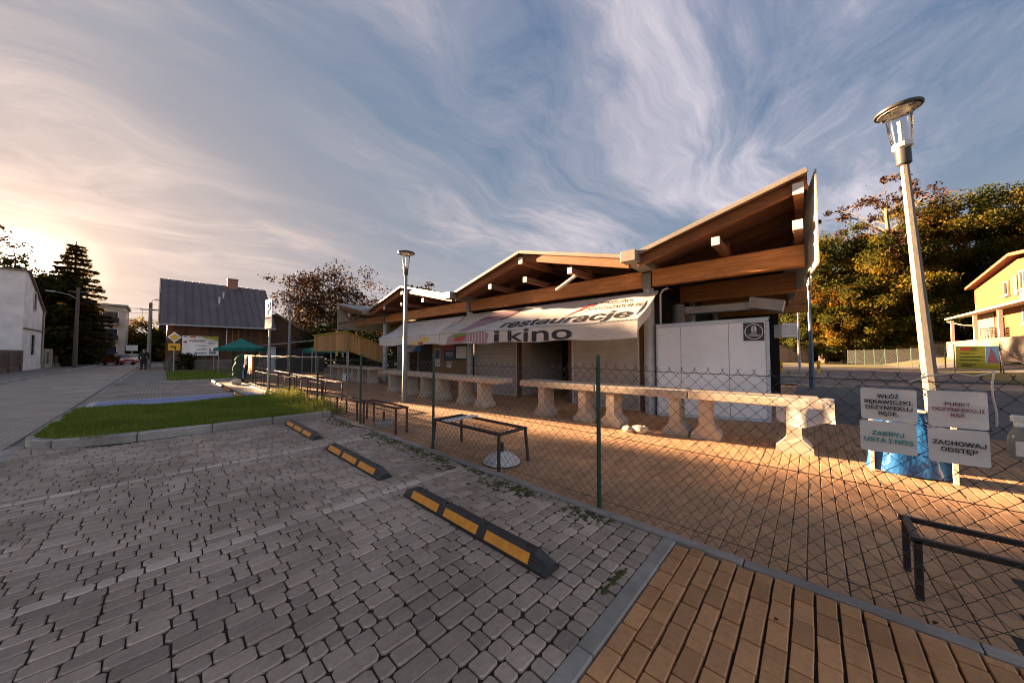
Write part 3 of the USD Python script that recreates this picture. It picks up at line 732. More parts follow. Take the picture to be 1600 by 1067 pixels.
for k in range(6):
    (ya, za), (yb, zb) = PROF[k], PROF[k + 1]
    right = za > zb and k != 0
    d = np.array([0, yb - ya, zb - za]); L = np.linalg.norm(d); d = d / L
    nrm = np.array([0, -d[2], d[1]])
    O = np.array([0, ya, za])
    pt = lambda x, s, o: np.array([x, 0, 0]) + O + d * s + nrm * o
    q = lambda x0, x1, s0, s1, o: [pt(x0, s0, o), pt(x1, s0, o), pt(x1, s1, o), pt(x0, s1, o)]
    high_first = za > zb
    sky = k in (2 - 1, 4 - 1, 5)          # the slopes with a strip of clear sheets near their front edge
    ga, gb = 7.42, 8.22
    if k in (1, 3, 5):
        pass
    strips = [(XF, ga), (gb, XB)] if k in (1, 3, 5) and k != 5 or k == 5 else [(XF, XB)]
    if k in (0, 2, 4):
        strips = [(XF, XB)]
    for x0, x1 in strips:
        MB().slab(q(x0, x1, 0, L, 0.05), 0.045).build('roof_sheet', 'roof_sheet', hall)
        MB().slab(q(x0 + 0.01, x1 - 0.01, 0.02, L - 0.02, 0.002), 0.03).build('soffit', 'roof_under', hall)
    if len(strips) > 1:
        n = 6
        for j in range(n):
            s0, s1 = L * j / n + 0.05, L * (j + 1) / n - 0.05
            MB().slab(q(ga, gb, s0, s1, 0.045), 0.012).build('skylight', 'skylight', hall)
        for j in range(n + 1):
            s0 = min(max(L * j / n, 0.06), L - 0.06)
            MB().bar(pt(ga - 0.1, s0, -0.03), pt(gb + 0.1, s0, -0.03), 0.11, 0.10, upv=nrm, tone=rnd.random()).build('batten', 'rafter_wood', hall)
    MB().bar(pt(XF - 0.02, 0.0, 0.0), pt(XF - 0.02, L, 0.0), 0.035, 0.085, 0.004, upv=nrm).build('fascia_board', 'fascia', hall)
    for x in (7.32, 8.75, 10.2, 11.7, 13.2, 14.7, 16.0):
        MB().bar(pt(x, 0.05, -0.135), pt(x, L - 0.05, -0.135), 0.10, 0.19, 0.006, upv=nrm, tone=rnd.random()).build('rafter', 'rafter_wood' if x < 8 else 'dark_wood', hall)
for yv, zv in (PROF[1], PROF[3], PROF[5]):
    MB().box((6.98, yv - 0.17, zv - 0.14), (XB, yv + 0.17, zv + 0.105), 0.01).build('valley_gutter', 'fascia', hall)
for yp, zp in (PROF[0], PROF[2], PROF[4], PROF[6]):
    off = 0.12 if yp < 1 else (-0.14 if yp > 20 else 0.0)
    p = MB().box((7.22, yp + off - 0.07, zp - 0.34), (XB - 0.2, yp + off + 0.07, zp - 0.16), 0.006, tone=0.6).build('ridge_beam', 'rafter_wood', hall)
    MB().box((7.19, yp + off - 0.073, zp - 0.343), (7.218, yp + off + 0.073, zp - 0.157)).build('white_end', 'white_paint', p)
for yp in (0.12, 1.31, 4.6, 6.13, 7.62, 11.6, 13.33, 14.97, 19.2):
    p = MB().box((7.22, yp - 0.065, 3.585), (10.4, yp + 0.065, 3.735), 0.006, tone=rnd.random()).build('cross_beam', 'dark_wood', hall)
    MB().box((7.19, yp - 0.068, 3.582), (7.218, yp + 0.068, 3.738)).build('white_end', 'white_paint', p)
for ya in (1.31, 4.6, 7.62, 11.6, 14.97):
    zt = np.interp(ya, [p[0] for p in PROF], [p[1] for p in PROF]) - 0.25
    MB().bar((8.3, ya, 3.57), (8.3, ya, zt), 0.12, 0.12, tone=0.3).build('post', 'dark_wood', hall)
# end wall panels: thin sheets hung from the last roof edge, stepped along their lower edge
yw = lambda x: -0.13 + 0.105 * (x - 7.15)
for j in range(9):
    x0, x1 = 7.15 + j * 0.9, 7.15 + (j + 1) * 0.9 - 0.008
    zb = 2.95 + (0.10 if j % 2 else 0.0)
    MB().slab([(x0, yw(x0), zb), (x1, yw(x1), zb), (x1, yw(x1), 4.5), (x0, yw(x0), 4.5)], 0.02).build('end_wall_sheet', 'polycarbonate', hall)
for j in range(7):
    x0, x1 = 7.2 + j * 1.25, 7.2 + (j + 1) * 1.25 - 0.01
    MB().slab([(x0, 21.0, 2.93), (x1, 21.0, 2.93), (x1, 21.0, 4.47), (x0, 21.0, 4.47)], 0.02).build('end_wall_sheet', 'polycarbonate', hall)
MB().bar((7.3, 20.9, 4.2), (7.3, 17.0, 3.5), 0.09, 0.12, tone=0.2).build('truss_rail', 'dark_wood', hall)
for yy in (20.3, 19.0, 18.0):
    MB().bar((7.3, 19.2, 3.3), (7.3, yy, 3.3 + (yy - 16.75) / 4.25 * 0.86), 0.08, 0.08, tone=0.2).build('truss_strut', 'dark_wood', hall)
MB().bar((7.3, 20.95, 3.3), (7.3, 17.4, 3.3), 0.09, 0.10, tone=0.2).build('truss_tie', 'dark_wood', hall)
# walls under the roof
W = lambda lo, hi, m, nm='wall': MB().box(lo, hi).build(nm, m, hall)
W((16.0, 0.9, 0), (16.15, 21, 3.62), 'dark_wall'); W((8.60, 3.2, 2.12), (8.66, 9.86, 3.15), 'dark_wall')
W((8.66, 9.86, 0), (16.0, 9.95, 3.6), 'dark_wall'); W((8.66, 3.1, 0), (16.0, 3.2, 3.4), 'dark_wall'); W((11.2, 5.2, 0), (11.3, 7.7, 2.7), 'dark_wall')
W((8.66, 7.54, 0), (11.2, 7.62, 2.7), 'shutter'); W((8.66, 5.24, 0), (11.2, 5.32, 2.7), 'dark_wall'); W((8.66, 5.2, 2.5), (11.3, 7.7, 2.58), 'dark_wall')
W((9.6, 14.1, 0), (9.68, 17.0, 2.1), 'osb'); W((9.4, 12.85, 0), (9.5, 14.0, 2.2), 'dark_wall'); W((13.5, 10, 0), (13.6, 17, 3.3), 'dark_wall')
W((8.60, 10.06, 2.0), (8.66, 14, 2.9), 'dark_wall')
for y0, y1 in ((3.30, 5.36), (7.56, 9.86)):
    b = MB(); z = 0.06
    while z < 2.12:
        b.box((8.50, y0 + 0.06, z), (8.53, y1 - 0.06, z + 0.050), 0.009); z += 0.0525
    s = b.build('roller_shutter', 'shutter', hall)
    b = MB(); b.box((8.47, y0, 0), (8.56, y0 + 0.06, 2.12), 0.006); b.box((8.47, y1 - 0.06, 0), (8.56, y1, 2.12), 0.006); b.box((8.46, y0, 2.125), (8.60, y1, 2.34), 0.01); b.box((8.485, y0 + 0.06, 0.0), (8.545, y1 - 0.06, 0.055), 0.006)
    b.build('guide_frame', 'white_steel', s)
for yj in (3.22, 5.41, 7.51):
    MB().box((8.44, yj - 0.045, 0), (8.60, yj + 0.045, 2.4), 0.006, tone=0.1).build('door_jamb', 'dark_wood', hall)
b = MB(); b.box((8.50, 10.08, 0.02), (8.53, 11.44, 2.0), 0.003, tone=0.5); b.build('board', 'osb', hall)
b = MB(); b.box((8.503, 11.45, 0.02), (8.533, 12.82, 2.0), 0.003, tone=0.4); b.build('board', 'osb', hall)
for k in range(9):
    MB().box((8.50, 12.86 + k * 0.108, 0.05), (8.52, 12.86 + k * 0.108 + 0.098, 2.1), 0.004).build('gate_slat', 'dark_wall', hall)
MB().box((8.9, 15.6, 0), (8.95, 16.9, 1.9), 0.01).build('grey_panel', 'galvanised', hall)
b = MB(); b.tube([(8.36, 2.72, 0.0), (8.36, 2.72, 2.95), (8.36, 2.66, 3.05), (8.4, 2.55, 3.1)], 0.028, 8); b.build('cable_pipe', 'white_steel', hall, smooth=50)
for px_, z_, r_ in ((9.9, 1.9, 0.16), (10.5, 1.9, 0.15)):
    MB().lathe([(r_, 2.0), (r_, 2.86), (r_ * 0.98, 2.87), (0, 2.87)], (px_, 2.75, 0), 24).build('ventilation_pipe', 'duct', hall, smooth=40)
MB().box((9.1, 0.98, 2.50), (9.45, 2.35, 2.68), 0.006).build('ventilation_duct', 'duct', hall)
b = MB(); b.bar((9.2, 1.02, 2.66), (9.2, 0.42, 2.52), 0.40, 0.24, 0.004); b.build('duct_mouth', 'duct', hall)
MB().bar((9.2, 2.2, 1.95), (9.2, 2.36, 2.5), 0.08, 0.08, 0.004).build('duct_stay', 'old_wood', hall)
lf = thing('lamp_fitting', 'pale strip lamp fitting hanging askew from a white beam end above the awning', 'lamp fitting', (7.35, 4.7, 3.3))
MB().bar((0, -0.19, 0.24), (0, 0.43, -0.06), 0.09, 0.05, 0.006).build('housing', 'white_steel', lf)
MB().bar((0, -0.14, 0.185), (0, 0.38, -0.065), 0.03, 0.03, 0.004).build('tube', 'white_paint', lf)

# posters on the board
def poster(nm, label, y0, y1, z0, z1, m, extra=None):
    t = thing(nm, label, 'poster' if nm == 'poster' else 'notice board', (8.49, (y0 + y1) / 2, z0), world=True)
    MB().box((8.484, y0, z0), (8.496, y1, z1)).build('sheet', m, t)
    for (a, c, e, g, mm) in extra or ():
        MB().box((8.478, y0 + a * (y1 - y0), z0 + c * (z1 - z0)), (8.4825, y0 + e * (y1 - y0), z0 + g * (z1 - z0))).build('print', mm, t)
    return t
poster('poster', 'tall poster with navy top and white foot, leftmost on the chipboard wall', 12.2, 12.6, 0.92, 1.70, 'paper', [(0.08, 0.42, 0.92, 0.95, 'ink_navy'), (0.2, 0.08, 0.7, 0.14, 'ink_grey'), (0.2, 0.2, 0.8, 0.25, 'ink_grey')])
poster('poster', 'dark navy poster with two red bars on the chipboard wall', 11.15, 11.92, 1.20, 1.93, 'ink_navy', [(0.06, 0.80, 0.94, 0.98, 'ink_red'), (0.06, 0.62, 0.94, 0.77, 'ink_red'), (0.15, 0.40, 0.85, 0.44, 'paper'), (0.15, 0.30, 0.75, 0.34, 'paper'), (0.15, 0.18, 0.6, 0.22, 'ink_grey')])
poster('poster', 'small white note below the navy and red poster', 11.38, 11.70, 0.88, 1.12, 'paper', [(0.2, 0.6, 0.8, 0.68, 'ink_grey'), (0.2, 0.35, 0.7, 0.43, 'ink_grey')])
nb = poster('notice_board', 'dark green framed notice board with pale sheet beside the grey column', 10.30, 11.10, 1.22, 1.86, 'cloth_green', [(0.08, 0.1, 0.92, 0.9, 'paper'), ])
poster('poster', 'pale strip poster above the green framed notice board', 10.34, 11.06, 1.89, 2.03, 'galvanised')


# ------------------------------------------------------------------ awnings
class Awning:
    """A sloping cloth with a hanging valance; S(y, s): s 0..1 slope, 1..2 valance."""
    def __init__(a, y0, y1, xb, zb, xf, zf, zv, seed, sag=0.05):
        a.__dict__.update(y0=y0, y1=y1, xb=xb, zb=zb, xf=xf, zf=zf, zv=zv, seed=seed, sag=sag)

    def S(a, y, s, off=0.0):
        y, s = np.asarray(y, float), np.asarray(s, float)
        t = np.clip(s, 0, 1); w = np.clip(s - 1, 0, 1)
        u = (y - a.y0) / (a.y1 - a.y0)
        sg = a.sag * np.sin(np.pi * t) * (0.6 + 0.4 * np.cos(u * np.pi * 6)) + 0.03 * (meshkit.fbm(np.stack([y * 1.7, t * 2.0, 0 * y + a.seed], -1), 3, a.seed) - 0.5) * np.sin(np.pi * np.clip(t, 0.02, 1))
        zfv = a.zf - 0.05 * np.sin(u * np.pi * 3 + a.seed) ** 2 * np.sin(np.pi * u)
        x = a.xb + (a.xf - a.xb) * t - off * 0.5
        z = a.zb + (zfv - a.zb) * t - sg + off * 0.87
        wav = 0.022 * np.sin(y * 5.1 + 1.3 * np.sin(y * 1.7)) + 0.03 * (meshkit.fbm(np.stack([y * 2.6, w, 0 * y + 3.0], -1), 3, a.seed + 5) - 0.5)
        x = np.where(s > 1, a.xf + wav * w - off, x)
        z = np.where(s > 1, zfv + (a.zv - zfv) * w + 0.02 * np.sin(y * 3.1) * w, z)
        return np.stack([x, y, z], -1)

    def cloth(a, parent, m, nu=260):
        ys_ = np.linspace(a.y0, a.y1, nu); ss = np.r_[np.linspace(0, 1, 12), np.linspace(1.06, 2, 9)]
        Y, Q = np.meshgrid(ys_, ss, indexing='ij')
        v = a.S(Y, Q).reshape(-1, 3); n, k = len(ys_), len(ss)
        i, j = np.meshgrid(np.arange(n - 1), np.arange(k - 1), indexing='ij')
        f = np.stack([i * k + j, i * k + j + 1, (i + 1) * k + j + 1, (i + 1) * k + j], -1).reshape(-1, 4)
        return MB().add(v, f).build('cloth', m, parent, smooth=True)

    def flap(a, parent, y, m):
        """The cheek at one end."""
        top = a.S(np.full(10, y), np.linspace(0, 1, 10)); bot = top.copy()
        bot[:, 2] = np.minimum(top[:, 2], np.linspace(a.zb - 0.05, a.zv + 0.04, 10) - 0.0)
        bot[:, 1] += 0.05 * np.sin(np.linspace(0, 9, 10))
        v = np.vstack([top, bot]); k = np.arange(9)
        return MB().add(v, np.stack([k, k + 1, k + 11, k + 10], 1)).build('cheek', m, parent, smooth=True)

    def ink(a, parent, name, m, poly_or_mesh, off=0.010):
        """A print: flat triangles in (distance to the right, s) carried onto the cloth."""
        tm = poly_or_mesh
        if not isinstance(tm, trimesh.Trimesh):
            from shapely.geometry import Polygon as PG
            pv, pf = trimesh.creation.triangulate_polygon(PG(tm).buffer(0), engine='earcut')
            tm = trimesh.Trimesh(np.c_[pv, np.zeros(len(pv))], pf, process=False)
        else:
            keep = tm.vertices[:, 2][tm.faces].min(1) > tm.vertices[:, 2].max() - 1e-6
            tm = trimesh.Trimesh(tm.vertices, tm.faces[keep], process=False)
        vv, ff = trimesh.remesh.subdivide_to_size(tm.vertices, tm.faces, 0.06, 14)
        return MB().add(a.S(a.y1 - vv[:, 0], vv[:, 1], off), ff).build(name, m, parent)


def scaled(text, width, s_lo, s_hi, bold=True, shear=0.0, at=0.0):
    """Lettering stretched to width along the cloth and to s_lo..s_hi across it."""
    m = meshkit.text_mesh(text, 0.3, 0.002, bold)
    lo, hi = m.bounds
    v = m.vertices.copy()
    v[:, 0] = at + (v[:, 0] - lo[0]) / (hi[0] - lo[0]) * width
    h = (v[:, 1] - lo[1]) / (hi[1] - lo[1])
    v[:, 0] += shear * h
    v[:, 1] = s_hi + (s_lo - s_hi) * h      # s grows downwards
    return trimesh.Trimesh(v, m.faces, process=False)


aw = thing('awning', 'wide white awning reading restauracje i kino above the roller shutters', 'awning', (7.6, 6.4, 1.8), world=True)
A = Awning(2.72, 9.96, 8.22, 3.03, 6.9, 2.24, 1.82, 3)
cl = A.cloth(aw, 'awning_cloth')
A.flap(aw, 2.72, 'awning_cloth'); A.flap(aw, 9.96, 'awning_cloth')
A.ink(cl, 'lettering', 'ink_black', scaled('restauracje', 4.05, 0.60, 1.0, shear=0.0, at=2.95))
A.ink(cl, 'lettering', 'ink_black', scaled('TARGÓWEK', 1.75, 0.34, 0.50, bold=False, at=5.35))
A.ink(cl, 'lettering', 'ink_black', scaled('ATRIUM', 1.05, 0.20, 0.31, bold=False, at=5.65))
A.ink(cl, 'emblem', 'ink_red', [(5.05, 0.66), (5.55, 0.22), (5.75, 0.22), (5.70, 0.36), (5.58, 0.34), (5.12, 0.64)])
A.ink(cl, 'lettering', 'ink_black', scaled('i', 0.24, 1.08, 1.97, at=2.85))
A.ink(cl, 'lettering', 'ink_black', scaled('kino', 2.2, 1.08, 1.97, at=3.42))
A.ink(cl, 'portrait_print', 'ink_mauve', [(1.0, 0.99), (1.15, 0.70), (1.35, 0.35), (1.6, 0.08), (2.7, 0.05), (2.75, 0.2), (2.45, 0.45), (2.0, 0.72), (1.45, 0.95)], 0.008)
A.ink(cl, 'portrait_print', 'ink_plum', [(2.4, 0.47), (2.7, 0.22), (2.75, 0.06), (3.0, 0.04), (2.9, 0.25), (2.5, 0.52)], 0.010)
A.ink(cl, 'portrait_print', 'ink_plum', [(1.35, 0.42), (1.75, 0.34), (2.1, 0.38), (1.75, 0.40), (1.4, 0.47)], 0.012)
A.ink(cl, 'hand_print', 'ink_mauve', [(0.45, 1.98), (0.5, 1.4), (0.8, 1.15), (1.3, 1.1), (2.4, 1.12), (2.62, 1.3), (2.5, 1.98), (1.9, 1.98), (1.7, 1.8), (1.2, 1.98)], 0.008)
for k in range(7):
    x0 = 1.55 + k * 0.14
    A.ink(cl, 'hand_print', 'awning_cloth', [(x0, 1.9), (x0 + 0.03, 1.2), (x0 + 0.055, 1.2), (x0 + 0.03, 1.9)], 0.011)
A.ink(cl, 'burger_print', 'ink_green', [(0.75, 1.35), (0.95, 1.16), (1.3, 1.10), (1.55, 1.18), (1.5, 1.42), (1.2, 1.36), (0.95, 1.5)], 0.012)
A.ink(cl, 'burger_print', 'ink_red', [(0.80, 1.72), (0.95, 1.45), (1.25, 1.38), (1.5, 1.45), (1.38, 1.7), (1.05, 1.80)], 0.014)
b = MB()
for k in range(70):
    p = A.S(np.array([2.8 + k * 0.102]), np.array([1.01]), 0.004)[0]
    b.tube([p, p - [0.012, 0, 0]], 0.010, 5)
b.build('eyelets', 'galvanised', cl, kind='stuff')
b = MB(); b.tube([A.S(np.array([y_]), np.array([1.0]), -0.03)[0] for y_ in np.linspace(2.74, 9.94, 20)], 0.02, 6); b.build('front_rail', 'galvanised', aw)
for y_ in (2.85, 6.3, 9.8):
    MB().tube([A.S(np.array([y_]), np.array([0.0]), -0.05)[0], A.S(np.array([y_]), np.array([1.0]), -0.03)[0]], 0.018, 6).build('arm', 'galvanised', aw)

aw1 = thing('awning', 'plain white awning with yellow crown print left of the lettered awning', 'awning', (7.6, 12.4, 1.8), world=True)
A1 = Awning(10.06, 14.85, 8.15, 2.98, 6.95, 2.24, 1.84, 7, 0.07)
cl = A1.cloth(aw1, 'awning_white', 90)
A1.flap(aw1, 14.85, 'awning_white')
A1.ink(cl, 'crown_print', 'ink_yellow', [(3.55, 1.75), (3.5, 1.2), (3.65, 1.45), (3.8, 1.1), (3.95, 1.45), (4.1, 1.2), (4.05, 1.75)])
A1.ink(cl, 'crown_print', 'ink_yellow', [(2.85, 1.98), (2.9, 1.7), (3.3, 1.65), (3.4, 1.98)])
A1.ink(cl, 'crown_print', 'ink_red', [(3.3, 1.92), (3.4, 1.72), (3.75, 1.78), (3.7, 1.96)], 0.009)
b = MB(); b.tube([A1.S(np.array([y_]), np.array([1.0]), -0.03)[0] for y_ in np.linspace(10.1, 14.8, 14)], 0.02, 6); b.build('front_rail', 'galvanised', aw1)
for y_ in (10.2, 14.7):
    MB().tube([A1.S(np.array([y_]), np.array([0.0]), -0.05)[0], A1.S(np.array([y_]), np.array([1.0]), -0.03)[0]], 0.018, 6).build('arm', 'galvanised', aw1)
pr = thing('parasol', 'blue and white parasol folded over a stall under the plain white awning', 'parasol', (9.2, 15.2, 0))
b = MB(); b.tube([(0, 0, 0), (0, 0, 2.0)], 0.02, 8); b.build('pole', 'white_steel', pr)
for k in range(8):
    a0, a1 = k * math.pi / 4, (k + 1) * math.pi / 4
    v = np.array([(0, 0, 2.02), (1.0 * math.cos(a0), 1.0 * math.sin(a0), 1.6), (1.0 * math.cos(a1), 1.0 * math.sin(a1), 1.6), (0, 0, 2.0), (1.0 * math.cos(a0), 1.0 * math.sin(a0), 1.58), (1.0 * math.cos(a1), 1.0 * math.sin(a1), 1.58)])
    MB().add(v, [[0, 1, 2], [3, 5, 4], [1, 4, 5], [1, 5, 2]]).build('canopy_panel', 'banner_blue' if k % 2 else 'awning_white', pr)

# ------------------------------------------------------------------ white kiosk at the end of the hall
kp0, kp1 = np.array([8.2, 2.78]), np.array([9.02, 0.68])
kd = (kp1 - kp0); KL = np.linalg.norm(kd); kd /= KL
kio = thing('kiosk', 'white steel panelled kiosk at the open end of the hall', 'kiosk', (*kp0, 0), math.atan2(kd[1], kd[0]))
# local frame: x along the front, y towards the back (+y is away from the square)
H0, H1 = 2.20, 2.30
zt = lambda x: H0 + (H1 - H0) * x / KL
for a, c in ((0.04, 0.53), (0.54, 1.50), (1.51, KL - 0.06)):
    MB().slab([(a, 0.0, 0.07), (c, 0.0, 0.07), (c, 0.0, zt(c) - 0.09), (a, 0.0, zt(a) - 0.09)], 0.03).build('wall_panel', 'kiosk_panel', kio)
MB().box((0.0, 0.032, 0.02), (KL, 2.4, 2.17)).build('body', 'kiosk_panel', kio)
b = MB(); b.box((0, -0.012, 0.0), (KL, 0.03, 0.065), 0.004); b.box((0, -0.012, 0.066), (0.038, 0.03, 2.11), 0.004); b.box((KL - 0.058, -0.014, 0.066), (KL + 0.01, 0.03, 2.2), 0.004)
b.bar((0.0, 0.008, zt(0) - 0.045), (KL, 0.008, zt(KL) - 0.045), 0.045, 0.085, 0.004); b.build('frame', 'kiosk_trim', kio)
MB().slab([(-0.02, -0.02, zt(0)), (KL + 0.02, -0.02, zt(KL)), (KL + 0.02, 2.42, zt(KL)), (-0.02, 2.42, zt(0))], 0.02).build('roof', 'kiosk_trim', kio)
b = MB()
for k in range(26):
    xx, zz = nr.choice([0.09, 0.49, 0.58, 1.46, 1.55, 2.12]), nr.uniform(0.2, 2.05)
    b.tube([(xx, -0.001, zz), (xx, -0.008, zz)], 0.008, 6)
b.build('rivets', 'lamp_grey', kio, kind='stuff')
st = thing('sticker', 'black square sticker with white ring and letter a on the kiosk', 'sticker', (*(kp0 + kd * 1.98), 1.98), math.atan2(kd[1], kd[0]))
MB().box((-0.19, -0.012, -0.20), (0.19, -0.005, 0.20)).build('plate', 'ink_black', st)
ring = Point(0, 0).buffer(0.172).difference(Point(0, 0).buffer(0.158))
rm = trimesh.creation.extrude_polygon(ring, 0.002, engine='earcut')
MB().add(put(rm, (0, -0.0125, 0), VX, VZ), rm.faces).build('ring', 'paper', st)
for txt, h, z_ in (('a', 0.145, 0.01), ('altest', 0.032, -0.045)):
    m = words(txt, h); MB().add(put(m, (0, -0.0125, z_), VX, VZ), m.faces).build('lettering', 'paper', st)
MB().box((-0.115, -0.0145, -0.083), (0.115, -0.0125, -0.073)).build('text_line', 'paper', st); MB().box((-0.09, -0.0145, -0.108), (0.09, -0.0125, -0.100)).build('text_line', 'paper', st)
MB().box((0.150, -0.0145, -0.01), (0.166, -0.0125, 0.03)).build('red_mark', 'ink_red', st)
ac = thing('ventilation_unit', 'pale grey box unit fixed to the kiosk side under its roof corner', 'ventilation unit', (*(kp1 + np.array([0.35, -0.16])), 1.85), math.atan2(kd[1], kd[0]))
MB().box((-0.02, -0.2, 0), (0.26, 0.25, 0.30), 0.01).build('housing', 'white_steel', ac)
for k in range(5):
    MB().box((0.0, -0.208, 0.05 + 0.045 * k), (0.24, -0.2015, 0.05 + 0.045 * k + 0.02)).build('louvre', 'duct', ac)

# ------------------------------------------------------------------ concrete trading tables
def trade_table(label, p0, p1, l0, l1, group='concrete trading tables', z=0.82, mark=None):
    """Local y runs along the slab; p0 is its far end."""
    p0, p1 = np.array(p0, float), np.array(p1, float); d = p1 - p0; L = np.linalg.norm(d)
    t = thing('trading_table', label, 'table', (*p0, 0), math.atan2(d[1], d[0]), group)
    # local x along, y to the hall side is +y when looking along -Y (left of travel is +X side)
    b = MB(); b.box((0.0, 0.0, z - 0.135), (L, 0.62, z), 0.014, tone=nr.random()); b.build('slab', 'table_concrete', t)
    for l in (l0, l1):
        g = Polygon([(-0.22, 0), (0.22, 0), (0.215, 0.09), (0.10, 0.21), (0.086, 0.26), (0.086, z - 0.137), (-0.086, z - 0.137), (-0.086, 0.26), (-0.10, 0.21), (-0.215, 0.09)])
        m = trimesh.creation.extrude_polygon(g, 0.44, engine='earcut')
        v = m.vertices
        v = np.c_[l + v[:, 0], 0.06 + v[:, 2], v[:, 1]]
        v += nr.uniform(-0.004, 0.004, v.shape) * (v[:, [2]] < 0.4)
        MB().add(v, m.faces[:, ::-1] if False else m.faces, nr.random()).build('leg', 'table_concrete', t)
    return t


ln = lambda y: (6.18 + (5.45 - y) * 0.055, y)
trade_table('sunlit pale concrete table, the left one of the three before the doorway', ln(5.45), ln(3.43), 0.62, 1.70)
trade_table('sunlit pale concrete table, the middle one of three, before the right shutter', ln(3.41), ln(1.66), 0.30, 1.53)
trade_table('sunlit pale concrete table with a clear plastic sheet over its end', ln(1.64), ln(-0.10), 0.24, 1.42)
l2 = lambda y: (6.02, y)
trade_table('shaded concrete table nearest the grey column, ending before the left shutter', l2(8.15), l2(6.08), 0.45, 1.28)
trade_table('shaded concrete table behind the green post, before the chipboard wall', l2(10.2), l2(8.17), 0.4, 1.3)
trade_table('shaded concrete table behind the tall lamp post by the timber stall', l2(12.6), l2(10.22), 0.5, 1.75)
for k in range(3):
    trade_table(['concrete table under the right end of the timber stall', 'concrete table under the middle of the timber stall', 'concrete table at the far left end under the timber stall'][k], (6.9, 17.6 + 2.0 * k), (6.9, 15.65 + 2.0 * k), 0.35, 1.55)
pl = thing('plastic_sheet', 'clear plastic sheet draped over the end of the concrete table', 'plastic sheet', (6.66, 0.1, 0.4), world=True)
ys_ = np.linspace(0.42, -0.22, 26); ss = np.linspace(0, 1, 20)
Y, Q = np.meshgrid(ys_, ss, indexing='ij')
dl = np.clip((Q - 0.35) / 0.65, 0, 1); tp = np.clip(Q / 0.35, 0, 1)
lx = 6.18 + (5.45 - Y) * 0.055
Xs = lx + 0.25 * (1 - tp) - 0.02 * tp - dl * (0.03 + 0.04 * np.sin(Y * 16)) * 1.0
Zs = 0.835 - 0.02 * tp ** 4 - dl * (0.36 + 0.05 * np.sin(Y * 9)) + 0.008 * np.sin(Y * 30) * (1 - dl)
v = np.stack([Xs, Y, Zs], -1).reshape(-1, 3); i, j = np.meshgrid(np.arange(25), np.arange(19), indexing='ij')
MB().add(v, np.stack([i * 20 + j, i * 20 + j + 1, (i + 1) * 20 + j + 1, (i + 1) * 20 + j], -1).reshape(-1, 4)).build('film', 'film', pl, smooth=True)
b = MB(); b.tube([(6.46, 0.42, 0.84), (6.49, 0.1, 0.835), (6.52, -0.22, 0.84)], 0.006, 5); b.build('weight_strip', 'white_steel', pl)
for k, (x_, y_, r_, lb) in enumerate(((6.20, 2.42, 0.13, 'rough loose stone on the paving by the middle concrete table'), (6.12, 2.62, 0.10, 'smaller loose stone beside the foot of the middle concrete table'))):
    m = trimesh.creation.icosphere(2, r_); m.vertices *= [1.0, 1.25, 0.6]
    m.vertices += (meshkit.fbm(m.vertices * 9, 3, k)[:, None] - 0.5) * 0.09
    b = MB().add(m.vertices + [x_, y_, r_ * 0.5], m.faces); b.build('loose_stone', 'table_concrete', None, label=lb, cat='stone')

# ------------------------------------------------------------------ chain-link fence along the lot
fence = thing('chain_link_fence', 'green chain-link fence running between the parking bays and the market', 'fence', (2.9, 10, 0), world=True)
FX = 2.90
PY = [-1.27, 1.55, 4.38, 7.10, 9.92, 12.75, 15.6, 18.4, 21.2]
for y_ in PY:
    h = 1.47 if y_ < 9 else 1.42
    lean = rnd.uniform(-0.012, 0.012)
    b = MB(); b.tube([(FX + 0.03, y_, 0.0), (FX + 0.03 + lean * 0.5, y_ + lean * 0.5, 0.7), (FX + 0.03 + lean, y_ + lean, h)], 0.021, 10, tone=rnd.random())
    p = b.build('post', 'fence_green', fence, smooth=50)
    b = MB(); b.lathe([(0.024, -0.02), (0.025, 0.006), (0.016, 0.014), (0, 0.015)], (FX + 0.03 + lean, y_ + lean, h), 10); b.build('cap', 'fence_green', p)
    b = MB()
    for z_ in (0.12, 0.72, 1.34):
        b.tube([(FX + 0.008, y_ - 0.01, z_), (FX + 0.0, y_ + 0.012, z_ + 0.004), (FX + 0.03, y_ + 0.026, z_)], 0.003, 4)
    b.build('tie_wire', 'wire', p, kind='stuff')
DW = 0.048
sagf = lambda y_: 0.02 * np.sin(np.pi * np.clip((np.asarray(y_, float) - 1.55) / 2.8 % 1, 0, 1)) + 0.012 * (meshkit.noise(np.stack([np.asarray(y_) * 2.1, 0 * np.asarray(y_), 0 * np.asarray(y_)], -1), 4) - 0.5)
